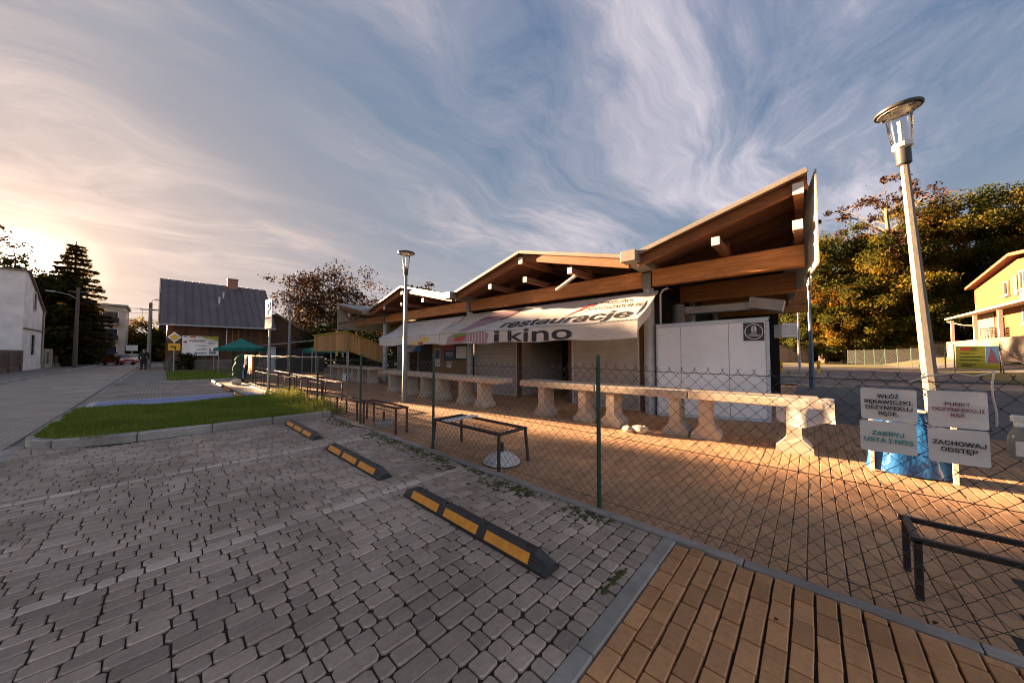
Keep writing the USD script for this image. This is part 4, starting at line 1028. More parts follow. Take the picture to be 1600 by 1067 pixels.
for k in range(len(PY) - 1):
    ya, yb = PY[k], PY[k + 1]
    if ya > 20:
        break
    b = MB()
    n = int(round((yb - ya) / DW))
    dw = (yb - ya) / n
    nz = int(1.36 / 0.05)
    rad = 0.0026 if ya < 4 else 0.0023
    zz = 0.035 + np.arange(nz + 1) * (1.345 / nz)
    for i in range(n):
        alt = np.where((np.arange(nz + 1) + i) % 2 == 0, 0.0, 1.0)
        yy = ya + (i + alt) * dw + np.where(alt > 0, 0.002, -0.002)
        zz_ = zz - sagf(yy) * (zz / 1.36)
        P = np.stack([yy, zz_], -1)
        wob = meshkit.noise(np.stack([yy * 3.1, zz * 3.1, 0 * zz], -1), 6) - 0.5
        wob2 = meshkit.noise(np.stack([yy * 3.3, zz * 2.7, 0 * zz + 5], -1), 7) - 0.5
        pts = np.stack([FX + 0.018 * wob * 2 + 0.003 * (alt - 0.5), yy + 0.018 * wob2, zz_ + 0.014 * wob], -1)
        if alt[-1] < 0.5:
            top = pts[-1] + [0.0, 0.010, 0.022]
        else:
            top = pts[-1] + [0.0, -0.010, 0.022]
        b.tube(np.vstack([pts, top]), rad, 3, cap=False)
    b.build('wire_mesh', 'wire', fence, kind='stuff')
    for z_ in (0.10, 0.72, 1.355):
        yy = np.linspace(ya, yb, 14)
        b = MB(); b.tube(np.stack([FX + 0 * yy + 0.006, yy, z_ - sagf(yy) * z_ / 1.36], -1), 0.0026, 4, cap=False); b.build('tension_wire', 'wire', fence)
rl = thing('handrail', 'pale sunlit pipe rail on thin posts behind the fence past the island', 'handrail', (3.25, 15, 0), world=True)
for y_ in (10.6, 13.2, 15.8, 18.4, 21.0):
    MB().tube([(3.25, y_, 0), (3.25, y_, 0.78)], 0.022, 8, tone=0.3).build('post', 'red_steel', rl)
MB().tube([(3.25, 9.4, 0.72), (3.25, 14, 0.77), (3.25, 21.4, 0.80)], 0.022, 8).build('rail', 'rail_paint', rl, smooth=50)
MB().tube([(3.05, 9.92, 1.40), (3.04, 12, 1.375), (3.05, 12.75, 1.405), (3.04, 14.2, 1.375), (3.05, 15.6, 1.40), (3.04, 17, 1.375), (3.05, 18.4, 1.40), (3.04, 20, 1.38), (3.05, 21.2, 1.41)], 0.012, 6).build('top_rope', 'rope', rl)

# notices tied to the fence
def notice(label, yl, yr, z0, z1, lines, inkm, h, tilt=0.0):
    t = thing('notice', label, 'sign', (FX - 0.028, yl, z0), world=True)
    w = yl - yr
    b = MB(); n = 8
    u, q_ = np.meshgrid(np.linspace(0, 1, n), np.linspace(0, 1, 5), indexing='ij')
    fx = FX - 0.030 + 0.006 * np.sin(u * 5 + z0 * 9) * q_
    yv = yl - u * w; zv = z0 + q_ * (z1 - z0) + tilt * u
    f = np.stack([fx, yv, zv], -1).reshape(-1, 3); bk = f + [0.003, 0, 0]
    i, j = np.meshgrid(np.arange(n - 1), np.arange(4), indexing='ij')
    qd = np.stack([i * 5 + j, (i + 1) * 5 + j, (i + 1) * 5 + j + 1, i * 5 + j + 1], -1).reshape(-1, 4)
    b.add(f, qd); b.add(bk, qd[:, ::-1])
    b.build('board', 'sign_board', t)
    h = h * 0.86 * w / max(words(tx, h).extents[0] for tx in lines)
    for k, tx in enumerate(lines):
        m = words(tx, h)
        wd = m.bounds[1][0] - m.bounds[0][0]
        hk = h[k] if isinstance(h, (list, tuple)) else h
        zc = z1 - (z1 - z0) * (k + 1) / (len(lines) + 1) - hk / 2
        if len(lines) > 1:
            pitch_ = hk * 1.62; zc = (z0 + z1) / 2 + (len(lines) - 1) / 2 * pitch_ - k * pitch_ - hk / 2
        MB().add(put(m, (FX - 0.040, (yl + yr) / 2, zc + tilt * 0.5), -VY, VZ), m.faces).build('lettering', inkm, t)
    b = MB()
    for yy in (yl - 0.004, yr + 0.004):
        for zz in (z1 - 0.004, z0 + 0.004):
            b.tube([(FX - 0.036, yy, zz), (FX, yy + (0.02 if yy > (yl + yr) / 2 else -0.02), zz + 0.01), (FX + 0.008, yy, zz + 0.004)], 0.0022, 4)
    b.build('cable_tie', 'ink_black', t, kind='stuff')
    return t
notice('white notice in black capitals telling to wear gloves, upper left of four on the fence', -0.210, -0.425, 1.112, 1.296, ['WŁÓŻ', 'RĘKAWICZKI.', 'DEZYNFEKUJ', 'RĘCE.'], 'ink_black', 0.0215, -0.004)
notice('white notice in teal capitals about covering mouth and nose, lower left on the fence', -0.203, -0.420, 0.925, 1.103, ['ZAKRYJ', 'USTA I NOS'], 'ink_teal', 0.025, 0.004)
notice('white notice in plum capitals naming the hand disinfection point, upper right on the fence', -0.462, -0.655, 1.105, 1.298, ['PUNKT', 'DEZYNFEKCJI', 'RĄK'], 'ink_rose', 0.0215, 0.002)
notice('white notice in black capitals asking for distance, lower right of four on the fence', -0.458, -0.655, 0.915, 1.097, ['ZACHOWAJ', 'ODSTĘP'], 'ink_black', 0.024, 0.003)
tw = thing('twine', 'white twine tied to the fence top beside the right notices', 'twine', (2.9, -0.6, 1.3), world=True)
MB().tube([(FX - 0.01, -0.40, 1.335), (FX - 0.02, -0.47, 1.375), (FX - 0.01, -0.56, 1.395), (FX - 0.02, -0.62, 1.38), (FX - 0.01, -0.675, 1.40), (FX - 0.01, -0.685, 1.41)], 0.0042, 6).build('strand', 'rope', tw, smooth=True)
MB().tube([(FX - 0.012, -0.683, 1.41), (FX - 0.03, -0.670, 1.35), (FX - 0.02, -0.672, 1.28), (FX - 0.015, -0.682, 1.2), (FX - 0.01, -0.682, 1.13)], 0.0042, 6).build('strand', 'rope', tw, smooth=True)
tw = thing('twine', 'white twine hanging from the fence top before the kiosk', 'twine', (2.9, 0.8, 1.1), world=True)
MB().tube([(FX - 0.01, 0.80, 1.36), (FX - 0.02, 0.79, 1.27), (FX - 0.012, 0.80, 1.16), (FX - 0.02, 0.795, 1.10)], 0.0032, 5).build('strand', 'rope', tw)
MB().tube([(FX - 0.02, 0.795, 1.10), (FX - 0.012, 0.75, 1.05), (FX - 0.02, 0.69, 0.99)], 0.0032, 5).build('strand', 'rope', tw)
bt = thing('spray_bottle', 'clear spray bottle with green trigger hung on the fence by the frame edge', 'spray bottle', (FX - 0.045, -0.735, 0.985))
b = MB(); b.lathe([(0, 0), (0.030, 0.0), (0.034, 0.012), (0.034, 0.10), (0.028, 0.125), (0.013, 0.155), (0.012, 0.165)], (0, 0, 0), 20); b.build('bottle', 'bottle_plastic', bt, smooth=40)
b = MB(); b.lathe([(0.0145, 0.158), (0.0145, 0.178), (0.010, 0.182), (0, 0.182)], (0, 0, 0), 14); b.build('collar', 'white_paint', bt)
b = MB(); b.box((-0.012, -0.045, 0.178), (0.012, 0.022, 0.212), 0.006); b.build('head', 'white_paint', bt)
b = MB(); b.bar((0, -0.028, 0.18), (0, -0.052, 0.145), 0.012, 0.01, 0.003); b.box((-0.009, -0.062, 0.186), (0.009, -0.045, 0.206), 0.003); b.build('trigger', 'spray_green', bt)
b = MB(); b.box((-0.0335, -0.02, 0.02), (-0.0345, 0.02, 0.09)); b.build('label', 'paper', bt)

# ------------------------------------------------------------------ wheel stops
def wheel_stop(loc, label, first=None, L=1.86):
    if first is not None:
        return dup(first, loc, 0, label)
    t = thing('wheel_stop', label, 'wheel stop', loc, 0, 'rubber wheel stops at the heads of the bays')
    prof = [(-0.085, 0.0), (0.085, 0.0), (0.085, 0.022), (0.040, 0.098), (0.030, 0.104), (-0.030, 0.104), (-0.040, 0.098), (-0.085, 0.022)]
    v0 = np.array([(x, 0.0, z) for x, z in prof])
    ysec = [-L / 2, -L / 2 + 0.012, -L / 2 + 0.13, L / 2 - 0.13, L / 2 - 0.012, L / 2]
    scl = [(0.97, 0.55), (1, 0.6), (1, 1), (1, 1), (1, 0.6), (0.97, 0.55)]
    v = np.vstack([v0 * [sx, 1, sz] + [0, y_, 0] for y_, (sx, sz) in zip(ysec, scl)])
    f = []
    for k in range(5):
        for j in range(8):
            a, c = k * 8 + j, k * 8 + (j + 1) % 8
            f += [[a, c, c + 8], [a, c + 8, a + 8]]
    f += [[0, j + 1, j] for j in range(1, 7)] + [[40, 40 + j, 41 + j] for j in range(1, 7)]
    MB().add(v, np.array(f)[:, ::-1]).build('body', 'rubber', t)
    for side in (-1, 1):
        e1 = np.array([side * -0.045, 0, 0.076]); e1 /= np.linalg.norm(e1)
        for c in (-0.55, 0.0, 0.55):
            base = np.array([side * 0.0815, c, 0.028])
            nrm = np.array([side * 0.076, 0, 0.045]); nrm /= np.linalg.norm(nrm)
            p = [base - [0, 0.225, 0], base + [0, 0.225, 0], base + [0, 0.225, 0] + e1 * 0.070, base - [0, 0.225, 0] + e1 * 0.070]
            p = [x + nrm * 0.005 for x in (p if side > 0 else p[::-1])]
            MB().slab(p, 0.004).build('reflector', 'orange_tape', t)
    b = MB()
    for c in (-0.72, -0.27, 0.27, 0.72):
        b.lathe([(0.017, 0.1015), (0.017, 0.107), (0.009, 0.109), (0, 0.109)], (0, c, 0), 10)
    b.build('bolt_heads', 'tyre', t, kind='stuff')
    return t
ws = wheel_stop((1.86, 2.27, 0.0), 'black rubber wheel stop with three orange strips, the largest and nearest')
wheel_stop((1.87, 4.72, 0.0), 'black rubber wheel stop with orange strips, second nearest, between the two pale lines', ws)
wheel_stop((1.90, 7.30, 0.0), 'black rubber wheel stop with orange strips beside the grass island kerb', ws)
for k, (y_, lb) in enumerate(((14.9, 'wheel stop lying across the blue painted bay'), (17.5, 'wheel stop just beyond the blue painted bay'), (20.1, 'wheel stop in the middle of the far bays'), (22.6, 'farthest wheel stop next to the lawn kerb'))):
    wheel_stop((1.93, y_, 0.0), lb, ws)

# ------------------------------------------------------------------ steel trestles along the fence
def trestle(label, loc, L, Wd, H, m, grid=False, rotz=0.0, splay=0.0, cat='trestle'):
    t = thing('trestle', label, cat, loc, rotz)
    r = 0.017
    for sx in (0, 1):
        for sy in (0, 1):
            dx, dy = (sx - 0.5) * 2 * splay, (sy - 0.5) * 2 * splay
            b = MB(); b.bar((sx * Wd + dx, sy * L + dy, 0), (sx * Wd, sy * L, H), 2 * r, 2 * r, 0.003, upv=(1, 0, 0), tone=rnd.random()); b.build('leg', m, t)
    for sx in (0, 1):
        b = MB(); b.bar((sx * Wd, -0.03, H), (sx * Wd, L + 0.03, H), 2 * r, 2 * r, 0.003); b.build('long_rail', m, t)
    for sy in (0, 1):
        b = MB(); b.bar((r, sy * L, H), (Wd - r, sy * L, H), 2 * r, 2 * r, 0.003); b.build('cross_rail', m, t)
    if grid:
        b = MB()
        for k in range(1, 26):
            b.tube([(0.01, L * k / 26, H + 0.004), (Wd - 0.01, L * k / 26, H + 0.004)], 0.0035, 4, cap=False)
        for k in range(1, 6):
            b.tube([(Wd * k / 6, 0.01, H - 0.002), (Wd * k / 6, L - 0.01, H - 0.002)], 0.0035, 4, cap=False)
        b.build('wire_grid', m, t, kind='stuff')
    return t
t1 = trestle('black steel trestle with wire grid top and a pale plank, beside the white cone', (2.98, 2.98, 0), 1.42, 0.52, 0.455, 'black_steel', True, splay=0.03)
pk = thing('plank', 'pale blue-white plank laid over the end of the wire grid trestle', 'plank', (3.24, 4.08, 0.475))
MB().box((-0.31, -0.075, 0.0), (0.30, 0.075, 0.016), 0.003).build('board', 'paper', pk)
trestle('dark red steel trestle frame behind the green fence post', (2.99, 5.68, 0), 1.40, 0.22, 0.48, 'red_steel')
trestle('smaller dark red trestle frame left of the red one by the weeds', (3.02, 7.50, 0), 1.2, 0.22, 0.42, 'red_steel')
trestle('near black green-legged trestle at the lower right of the fence', (3.19, -2.3, 0), 1.85, 0.36, 0.355, 'black_steel')
t5 = trestle('dark trestle with pale board top near the sign pole', (3.5, 13.6, 0), 1.5, 0.7, 0.60, 'red_steel')
bd = thing('tabletop_board', 'pale sunlit board lying on the dark trestle near the sign pole', 'board', (3.5, 13.6, 0.62)); MB().box((-0.05, -0.05, 0), (0.75, 1.55, 0.025), 0.004).build('board', 'pine_boards', bd)
trestle('dark red trestle nearest the weeds, past the handrail start', (3.4, 11.0, 0), 1.5, 0.55, 0.58, 'red_steel')
trestle('thin far trestle beside the hanging clothes', (3.4, 16.6, 0), 1.6, 0.6, 0.62, 'red_steel')
uf = [thing('umbrella_stand', 'white concrete cone umbrella stand under the wire grid trestle', 'umbrella stand', (3.24, 3.18, 0)),]
b = MB(); b.lathe([(0, 0), (0.255, 0.0), (0.258, 0.02), (0.225, 0.055), (0.16, 0.105), (0.09, 0.14), (0.045, 0.152), (0, 0.153)], (0, 0, 0), 36); b.build('cone', 'stone_white', uf[0], smooth=50)
b = MB(); b.lathe([(0.265, -0.005), (0.265, 0.012), (0.256, 0.014)], (0, 0, 0), 30); b.build('rim', 'ink_black', uf[0])
b = MB(); b.tube([(0, 0, 0.14), (0, 0, 0.27)], 0.026, 10); b.build('pipe', 'black_steel', uf[0])
u2 = thing('umbrella_stand', 'round grey concrete umbrella stand beneath the dark red trestle', 'umbrella stand', (3.2, 6.55, 0))
b = MB(); b.lathe([(0, 0), (0.21, 0.0), (0.21, 0.09), (0.19, 0.11), (0, 0.115)], (0, 0, 0), 28); b.build('disc', 'concrete', u2, smooth=40)
b = MB(); b.tube([(-0.02, 0, 0.1), (-0.02, 0, 0.30)], 0.022, 10); b.build('pipe', 'red_steel', u2)

# ------------------------------------------------------------------ lamps
def lamp(label, loc, H=4.75, pole='lamp_grey', lean=(0, 0, 0), sided=8, r0=0.085, r1=0.045, ds=0.76):
    t = thing('street_lamp', label, 'street lamp', loc, 0.35, 'lamps of the market square', tilt=lean)
    b = MB(); ang = np.arange(sided) * 2 * np.pi / sided
    b.lathe([(0.14, 0.0), (0.14, 0.012), (r0 + 0.004, 0.014)], (0, 0, 0), 16); b.build('base_plate', pole, t)
    b = MB(); b.lathe([(r0, 0.0), (r1, H - 0.62)], (0, 0, 0), sided); b.build('pole', pole, t)
    b = MB(); b.lathe([(0.045, H - 0.72), (0.066, H - 0.70), (0.070, H - 0.52), (0.05, H - 0.515), (0, H - 0.515)], (0, 0, 0), 20); b.build('collar', 'lamp_dark', t, smooth=40)
    b = MB(); b.lathe([(0.085, H - 0.45), (0.108, H - 0.25), (0.114, H - 0.10), (0.10, H - 0.045)], (0, 0, 0), 28); b.build('glass', 'lamp_glass', t, smooth=50)
    b = MB(); b.lathe([(0.06, H - 0.515), (0.09, H - 0.50), (0.09, H - 0.445), (0.07, H - 0.443)], (0, 0, 0), 24); b.build('glass_ring', 'white_steel', t)
    b = MB(); b.tube([(0, 0, H - 0.51), (0, 0, H - 0.16)], 0.022, 10); b.build('bulb', 'white_paint', t, smooth=50)
    b = MB(); b.lathe([(0, H - 0.022), (0.30 * ds, H - 0.040), (0.345 * ds, H - 0.030), (0.352 * ds, H - 0.010), (0.340 * ds, H + 0.002), (0.15 * ds, H + 0.045), (0, H + 0.055)], (0, 0, 0), 40)
    d = b.build('disc', 'lamp_dark', t, smooth=30)
    b = MB(); b.lathe([(0.0, H - 0.045), (0.14 * ds, H - 0.047), (0.298 * ds, H - 0.046), (0.30 * ds, H - 0.042)], (0, 0, 0), 36); b.build('reflector', 'lamp_under', d)
    for k in range(4):
        a = k * math.pi / 2 + 0.4
        MB().box((-0.035 * ds, 0.215 * ds, H - 0.052), (0.035 * ds, 0.295 * ds, H - 0.0475), 0, R=[[math.cos(a), -math.sin(a), 0], [math.sin(a), math.cos(a), 0], [0, 0, 1]]).build('bracket', 'lamp_dark', d)
    return t
lamp('large near lamp post leaning slightly, behind the fence notices', (6.45, -1.12, 0), 4.58, 'lamp_pole', lean=(-3.9, -1.7, 0), r0=0.078, r1=0.038, sided=8, ds=0.60)
lamp('tall slim grey lamp post before the timber stall and plain awning', (5.15, 9.27, 0), 4.65, r0=0.085)
lamp('lamp post between the brown house and the autumn tree', (5.16, 22.7, 0), 4.6)
lamp('blue-grey lamp post in the yard right of the hall', (18.4, 0.02, 0.0), 4.85, 'lamp_blue', r0=0.10)
lampC = lamp('far lamp post between two yellow bollards at the yard edge', (28.3, 0.6, float(terrain(28.3, 0.6))), 4.75, 'galvanised')
for k, dy in enumerate((-0.9, 0.9)):
    t = thing('bollard', ['short yellow bollard right of the far lamp', 'short yellow bollard left of the far lamp'][k], 'bollard', (28.0, 0.6 + dy, float(terrain(28, 0.6))), 0, 'yellow bollards')
    b = MB(); b.lathe([(0.08, 0), (0.08, 0.78), (0.06, 0.82), (0, 0.83)], (0, 0, 0), 14); b.build('post', 'bollard_yellow', t, smooth=40)
    b = MB(); b.lathe([(0.083, 0.3), (0.083, 0.42)], (0, 0, 0), 14); b.build('band', 'ink_red', t)

# parking sign on its pole at the end of the island
ps = thing('parking_sign', 'parking sign with plates on a grey pole at the far end of the island', 'road sign', (2.48, 13.4, 0), math.radians(7))
MB().tube([(0, 0, 0), (0, 0, 3.36)], 0.03, 10).build('pole', 'galvanised', ps, smooth=50)
MB().box((-0.048, -0.30, 2.70), (-0.034, 0.30, 3.32), 0.004).build('plate', 'banner_blue', ps)
MB().box((-0.048, -0.30, 2.33), (-0.034, 0.30, 2.67), 0.004).build('plate', 'white_paint', ps)
m = words('P', 0.40); MB().add(put(m, (-0.051, 0, 2.82), -VY, VZ), m.faces).build('lettering', 'white_paint', ps)
for q_ in (2.80, 3.2, 2.5):
    MB().box((-0.034, -0.04, q_ - 0.02), (0.036, 0.04, q_ + 0.02), 0.003).build('clamp', 'galvanised', ps)

# blue bin bag on its stand behind the notices
bg = thing('bin_bag', 'shiny blue plastic bag hanging on a pale timber stand behind the notices', 'bag', (6.35, -0.84, 0))
for x_, y_ in ((-0.1, 0.30), (-0.14, -0.34)):
    MB().box((x_ - 0.02, y_ - 0.02, 0), (x_ + 0.02, y_ + 0.02, 0.86), 0.003).build('stand_post', 'rail_paint', bg)
MB().bar((-0.1, 0.30, 0.80), (-0.14, -0.34, 0.80), 0.03, 0.03, 0.003).build('stand_rail', 'rail_paint', bg)
th, zz = np.meshgrid(np.linspace(0, 2 * np.pi, 48, endpoint=False), np.linspace(0, 1, 22), indexing='ij')
wr = 1 + 0.10 * np.sin(th * 7 + zz * 2) * (0.4 + zz) + 0.16 * (meshkit.fbm(np.stack([np.cos(th) * 2.2, np.sin(th) * 2.2, zz * 3], -1), 3, 2) - 0.5)
rx, ry = 0.17 * (1.1 - 0.3 * zz), 0.31 * (1.12 - 0.28 * zz)
v = np.stack([0.02 + rx * wr * np.cos(th), ry * wr * np.sin(th), 0.02 + 0.80 * zz + 0.02 * np.sin(th * 3) * zz], -1).reshape(-1, 3)
i, j = np.meshgrid(np.arange(48), np.arange(21), indexing='ij')
MB().add(v, np.stack([i * 22 + j, (i + 1) % 48 * 22 + j, (i + 1) % 48 * 22 + j + 1, i * 22 + j + 1], -1).reshape(-1, 4)).build('bag', 'bag_blue', bg, smooth=60)

# clothes hung along the far fence
for nm, lb, y_, w_, z0_, z1_, m_ in (('towel', 'large apricot towel hung over the far fence', 19.2, 0.95, 0.55, 1.42, 'towel'), ('shirt', 'small white shirt hung over the far fence left of the apricot towel', 20.4, 0.45, 0.95, 1.42, 'cloth_white'),
                                     ('blouse', 'pale rag hanging at the fence end by the green clothes', 22.3, 0.5, 0.75, 1.42, 'cloth_white'), ('trousers', 'blue trousers hung low on the far fence', 20.9, 0.5, 0.25, 0.98, 'cloth_blue')):
    t = thing(nm, lb, 'clothes', (2.86, y_, z0_))
    u, q_ = np.meshgrid(np.linspace(0, 1, 16), np.linspace(0, 1, 10), indexing='ij')
    v = np.stack([0.02 * np.sin(u * 14) * (1 - q_) - 0.02, (u - 0.5) * w_ * (1 + 0.08 * (1 - q_)), (z1_ - z0_) * q_ + 0.02 * np.sin(u * 9) * (1 - q_)], -1).reshape(-1, 3)
    i, j = np.meshgrid(np.arange(15), np.arange(9), indexing='ij'); qd = np.stack([i * 10 + j, (i + 1) * 10 + j, (i + 1) * 10 + j + 1, i * 10 + j + 1], -1).reshape(-1, 4)
    b = MB(); b.add(v, qd); b.add(v + [0.05, 0, 0], qd[:, ::-1]); b.build('cloth', m_, t, smooth=True)
hb = thing('coat_stack', 'dark green coats piled at the far end of the fence', 'clothes', (2.9, 22.0, 0))
m = trimesh.creation.icosphere(3, 1.0); m.vertices *= [0.3, 0.38, 0.75]; m.vertices += (meshkit.fbm(m.vertices * 3.5, 3, 8)[:, None] - 0.5) * 0.3
MB().add(m.vertices + [0, 0, 0.72], m.faces).build('coat', 'cloth_green', hb, smooth=True)
bgw = thing('carrier_bag', 'crumpled white carrier bag lying by the far fence foot', 'bag', (2.55, 20.6, 0.0))
m = trimesh.creation.icosphere(2, 1.0); m.vertices *= [0.2, 0.28, 0.13]; m.vertices += (nr.random(m.vertices.shape) - 0.5) * 0.07
MB().add(m.vertices + [0, 0, 0.11], m.faces).build('bag', 'cloth_white', bgw)

# ------------------------------------------------------------------ timber stall with yellow roof under the far end of the hall
stl = thing('timber_stall', 'timber market stall with board fascia and yellow sheet roof', 'market stall', (7.5, 20.0, 0), world=True)
X0, X1, Y0, Y1 = 6.5, 8.55, 17.5, 22.8
def topz(x): return 2.60 - (x - X0) * 0.36
n = 14
for k in range(n):
    ya, yb = Y0 + (Y1 - Y0) * k / n, Y0 + (Y1 - Y0) * (k + 1) / n - 0.012
    MB().box((X0 - 0.02, ya, 1.62 + rnd.uniform(-0.015, 0.015)), (X0, yb, 2.55), 0.003, tone=rnd.random()).build('fascia_board', 'pine_boards', stl)
n = 12
for k in range(n):
    xa, xb = X0 + 0.003 + (X1 - X0) * k / n, X0 + (X1 - X0) * (k + 1) / n - 0.010
    MB().slab([(xa, Y0, topz(xa) - 0.97), (xb, Y0, topz(xb) - 0.97), (xb, Y0, topz(xb) - 0.03), (xa, Y0, topz(xa) - 0.03)], 0.02, rnd.random()).build('end_board', 'pine_boards', stl)
for k in range(6):
    ya, yb = Y0 - 0.12 + (Y1 - Y0 + 0.24) * k / 6, Y0 - 0.12 + (Y1 - Y0 + 0.24) * (k + 1) / 6 - 0.01
    MB().slab([(X0 - 0.10, ya, topz(X0 - 0.1)), (X1 + 0.35, ya, topz(X1 + 0.35)), (X1 + 0.35, yb, topz(X1 + 0.35)), (X0 - 0.10, yb, topz(X0 - 0.1))], 0.02).build('roof_sheet', 'yellow_sheet', stl)
for x_, y_ in ((X0 + 0.1, Y0 + 0.1), (X0 + 0.1, 20.1), (X0 + 0.1, Y1 - 0.1), (X1 - 0.1, Y0 + 0.1), (X1 - 0.1, Y1 - 0.1)):
    MB().tube([(x_, y_, 0), (x_, y_, topz(x_) - 0.05)], 0.03, 8).build('post', 'galvanised', stl)
for k, (y_, z_) in enumerate(((19.3, 1.35), (18.4, 1.30))):
    t = thing('price_card', ['yellowish card hanging under the timber stall fascia', 'greyish card hanging right of the yellowish one under the stall'][k], 'card', (6.62, y_, z_))
    MB().box((-0.006, -0.15, 0), (0.0, 0.15, 0.26)).build('card', ['ink_yellow', 'duct'][k], t)
    MB().tube([(-0.003, 0, 0.26), (-0.003, 0, 0.42)], 0.004, 4).build('string', 'rope', t)
cc = thing('plastic_crate', 'small white crate tilted against a concrete table leg at the far stall', 'crate', (6.75, 18.3, 0.0), 0.2)
for a in (0, 1):
    MB().box((0.0 + a * 0.36, 0, 0.0), (0.02 + a * 0.36, 0.3, 0.42), 0.003).build('side', 'white_paint', cc)
MB().box((0.02, 0.14, 0.0), (0.36, 0.16, 0.40), 0.003).build('panel', 'white_paint', cc)
# grey booth, shed and tents behind the fence
shd = thing('shed', 'low dark shed with pale sloping roof left of the timber stall', 'shed', (6.8, 30, 0), world=True)
MB().box((5.9, 29.6, 0), (9.2, 32, 1.95)).build('wall', 'dark_wall', shd)
MB().box((5.6, 29.5, 0), (5.88, 31, 2.0), 0.01).build('side_panel', 'kiosk_trim', shd)
MB().slab([(5.2, 29.0, 2.12), (9.6, 29.0, 2.75), (9.6, 32.4, 2.75), (5.2, 32.4, 2.12)], 0.06).build('roof', 'roof_sheet', shd)
def tent(nm, lb, loc, w, eave, peak, m):
    t = thing(nm, lb, 'canopy tent', loc)
    h = w / 2
    cs = [(-h, -h), (h, -h), (h, h), (-h, h)]
    for k in range(4):
        a, c = cs[k], cs[(k + 1) % 4]
        pts, f = [], []
        for u in np.linspace(0, 1, 7):
            for s_ in np.linspace(0, 1, 6):
                x = (a[0] + (c[0] - a[0]) * u) * (1 - s_); y = (a[1] + (c[1] - a[1]) * u) * (1 - s_)
                pts.append((x, y, eave + (peak - eave) * (s_ ** 1.45) + 0.0))
        i, j = np.meshgrid(np.arange(6), np.arange(5), indexing='ij')
        MB().add(pts, np.stack([i * 6 + j, (i + 1) * 6 + j, (i + 1) * 6 + j + 1, i * 6 + j + 1], -1).reshape(-1, 4)).build('canopy_panel', m, t)
        MB().slab([(*a, eave - 0.26), (*c, eave - 0.26), (*c, eave - 0.003), (*a, eave - 0.003)], 0.006).build('valance', m, t)
    for x, y in cs:
        MB().box((x * 0.985 - 0.02, y * 0.985 - 0.02, 0), (x * 0.985 + 0.02, y * 0.985 + 0.02, eave), 0.003).build('leg', 'galvanised', t)
    return t
tent('canopy_tent', 'green pop-up canopy tent before the brown wooden house', (4.45, 34.2, 0), 3.0, 1.95, 2.75, 'tent_green')
tent('canopy_tent', 'small green canopy tent half hidden behind the timber stall', (8.6, 27.6, 0), 2.4, 1.80, 2.3, 'tent_green')

# ------------------------------------------------------------------ the brown wooden house across the bays
bh = thing('wooden_house', 'brown wooden house with big dark metal roof at the street corner', 'house', (3.7, 44, 0), world=True)
MB().box((0.35, 40.0, 0.0), (7.35, 49, 0.95)).build('foundation', 'foundation', bh)
MB().box((0.38, 40.04, 0.95), (7.32, 49, 4.1)).build('core', 'barn_boards', bh)
b = MB()
for k in range(28):
    x0 = 0.36 + k * 0.25
    b.box((x0, 40.005, 0.955), (x0 + 0.242, 40.04, 4.05), 0.004, tone=rnd.random())
b.build('wall_boards', 'barn_boards', bh, kind='stuff')
b = MB()
for k in range(34):
    y0 = 40.06 + k * 0.262
    b.box((0.345, y0, 0.955), (0.378, y0 + 0.25, 4.1 + 0.0), 0.004, tone=rnd.random())
b.build('gable_boards', 'barn_boards', bh, kind='stuff')
for ex in (0.36, 7.30):
    MB().prism([(40.05, 4.0), (49, 4.0), (44.5, 8.35)], (ex, 0, 0), VY, VZ, 0.03, 0.3).build('gable', 'barn_boards', bh)
EV, RD, XL, XR = (39.15, 3.92), (44.5, 8.5), -0.15, 7.75
for k in range(15):
    xa, xb = XL + (XR - XL) * k / 15, XL + (XR - XL) * (k + 1) / 15 - 0.012
    p = MB().slab([(xa, EV[0], EV[1]), (xb, EV[0], EV[1]), (xb, RD[0], RD[1]), (xa, RD[0], RD[1])], 0.05, rnd.random()).build('roof_sheet', 'barn_roof', bh)
    MB().bar((xb + 0.006, EV[0], EV[1] + 0.02), (xb + 0.006, RD[0], RD[1] + 0.02), 0.03, 0.05, tone=0.6).build('seam', 'barn_roof', p)
MB().slab([(XL, 49.85, 3.9), (XL, RD[0] + 0.01, RD[1]), (XR, RD[0] + 0.01, RD[1]), (XR, 49.85, 3.9)], 0.05).build('back_roof', 'barn_roof', bh)
MB().bar((XL - 0.03, EV[0], EV[1] - 0.02), (XL - 0.03, RD[0], RD[1] - 0.02), 0.04, 0.2).build('verge_board', 'pine_boards', bh)
MB().tube([(XL, EV[0] - 0.06, EV[1] - 0.05), (XR, EV[0] - 0.06, EV[1] - 0.05)], 0.06, 8).build('gutter', 'galvanised', bh)
ch = MB().box((4.55, 44.1, 8.0), (5.35, 44.8, 9.15), 0.01).build('chimney', 'brick_red', bh)
MB().box((4.50, 44.05, 9.153), (5.40, 44.85, 9.24), 0.01).build('chimney_cap', 'brick_red', ch)
for x_, y_ in ((3.75, 42.0), (4.1, 42.7)):
    zr = EV[1] + (y_ - EV[0]) / (RD[0] - EV[0]) * (RD[1] - EV[1])
    MB().lathe([(0.07, zr - 0.1), (0.07, zr + 0.45), (0.1, zr + 0.47), (0.1, zr + 0.55), (0, zr + 0.6)], (x_, y_, 0), 12).build('vent_pipe', 'white_steel', bh)
for k in range(3):
    MB().box((4.12 + 0.42 * k, 39.97, 2.1), (4.19 + 0.42 * k, 39.999, 3.75), 0.004).build('window_post', 'white_paint' if k == 0 else 'rafter_wood', bh)
bb = thing('billboard', 'pale advertising board for toys on the brown house wall', 'billboard', (2.42, 39.86, 1.30))
MB().box((-1.16, -0.03, 0), (1.16, 0.03, 1.72), 0.005).build('panel', 'sign_board', bb)
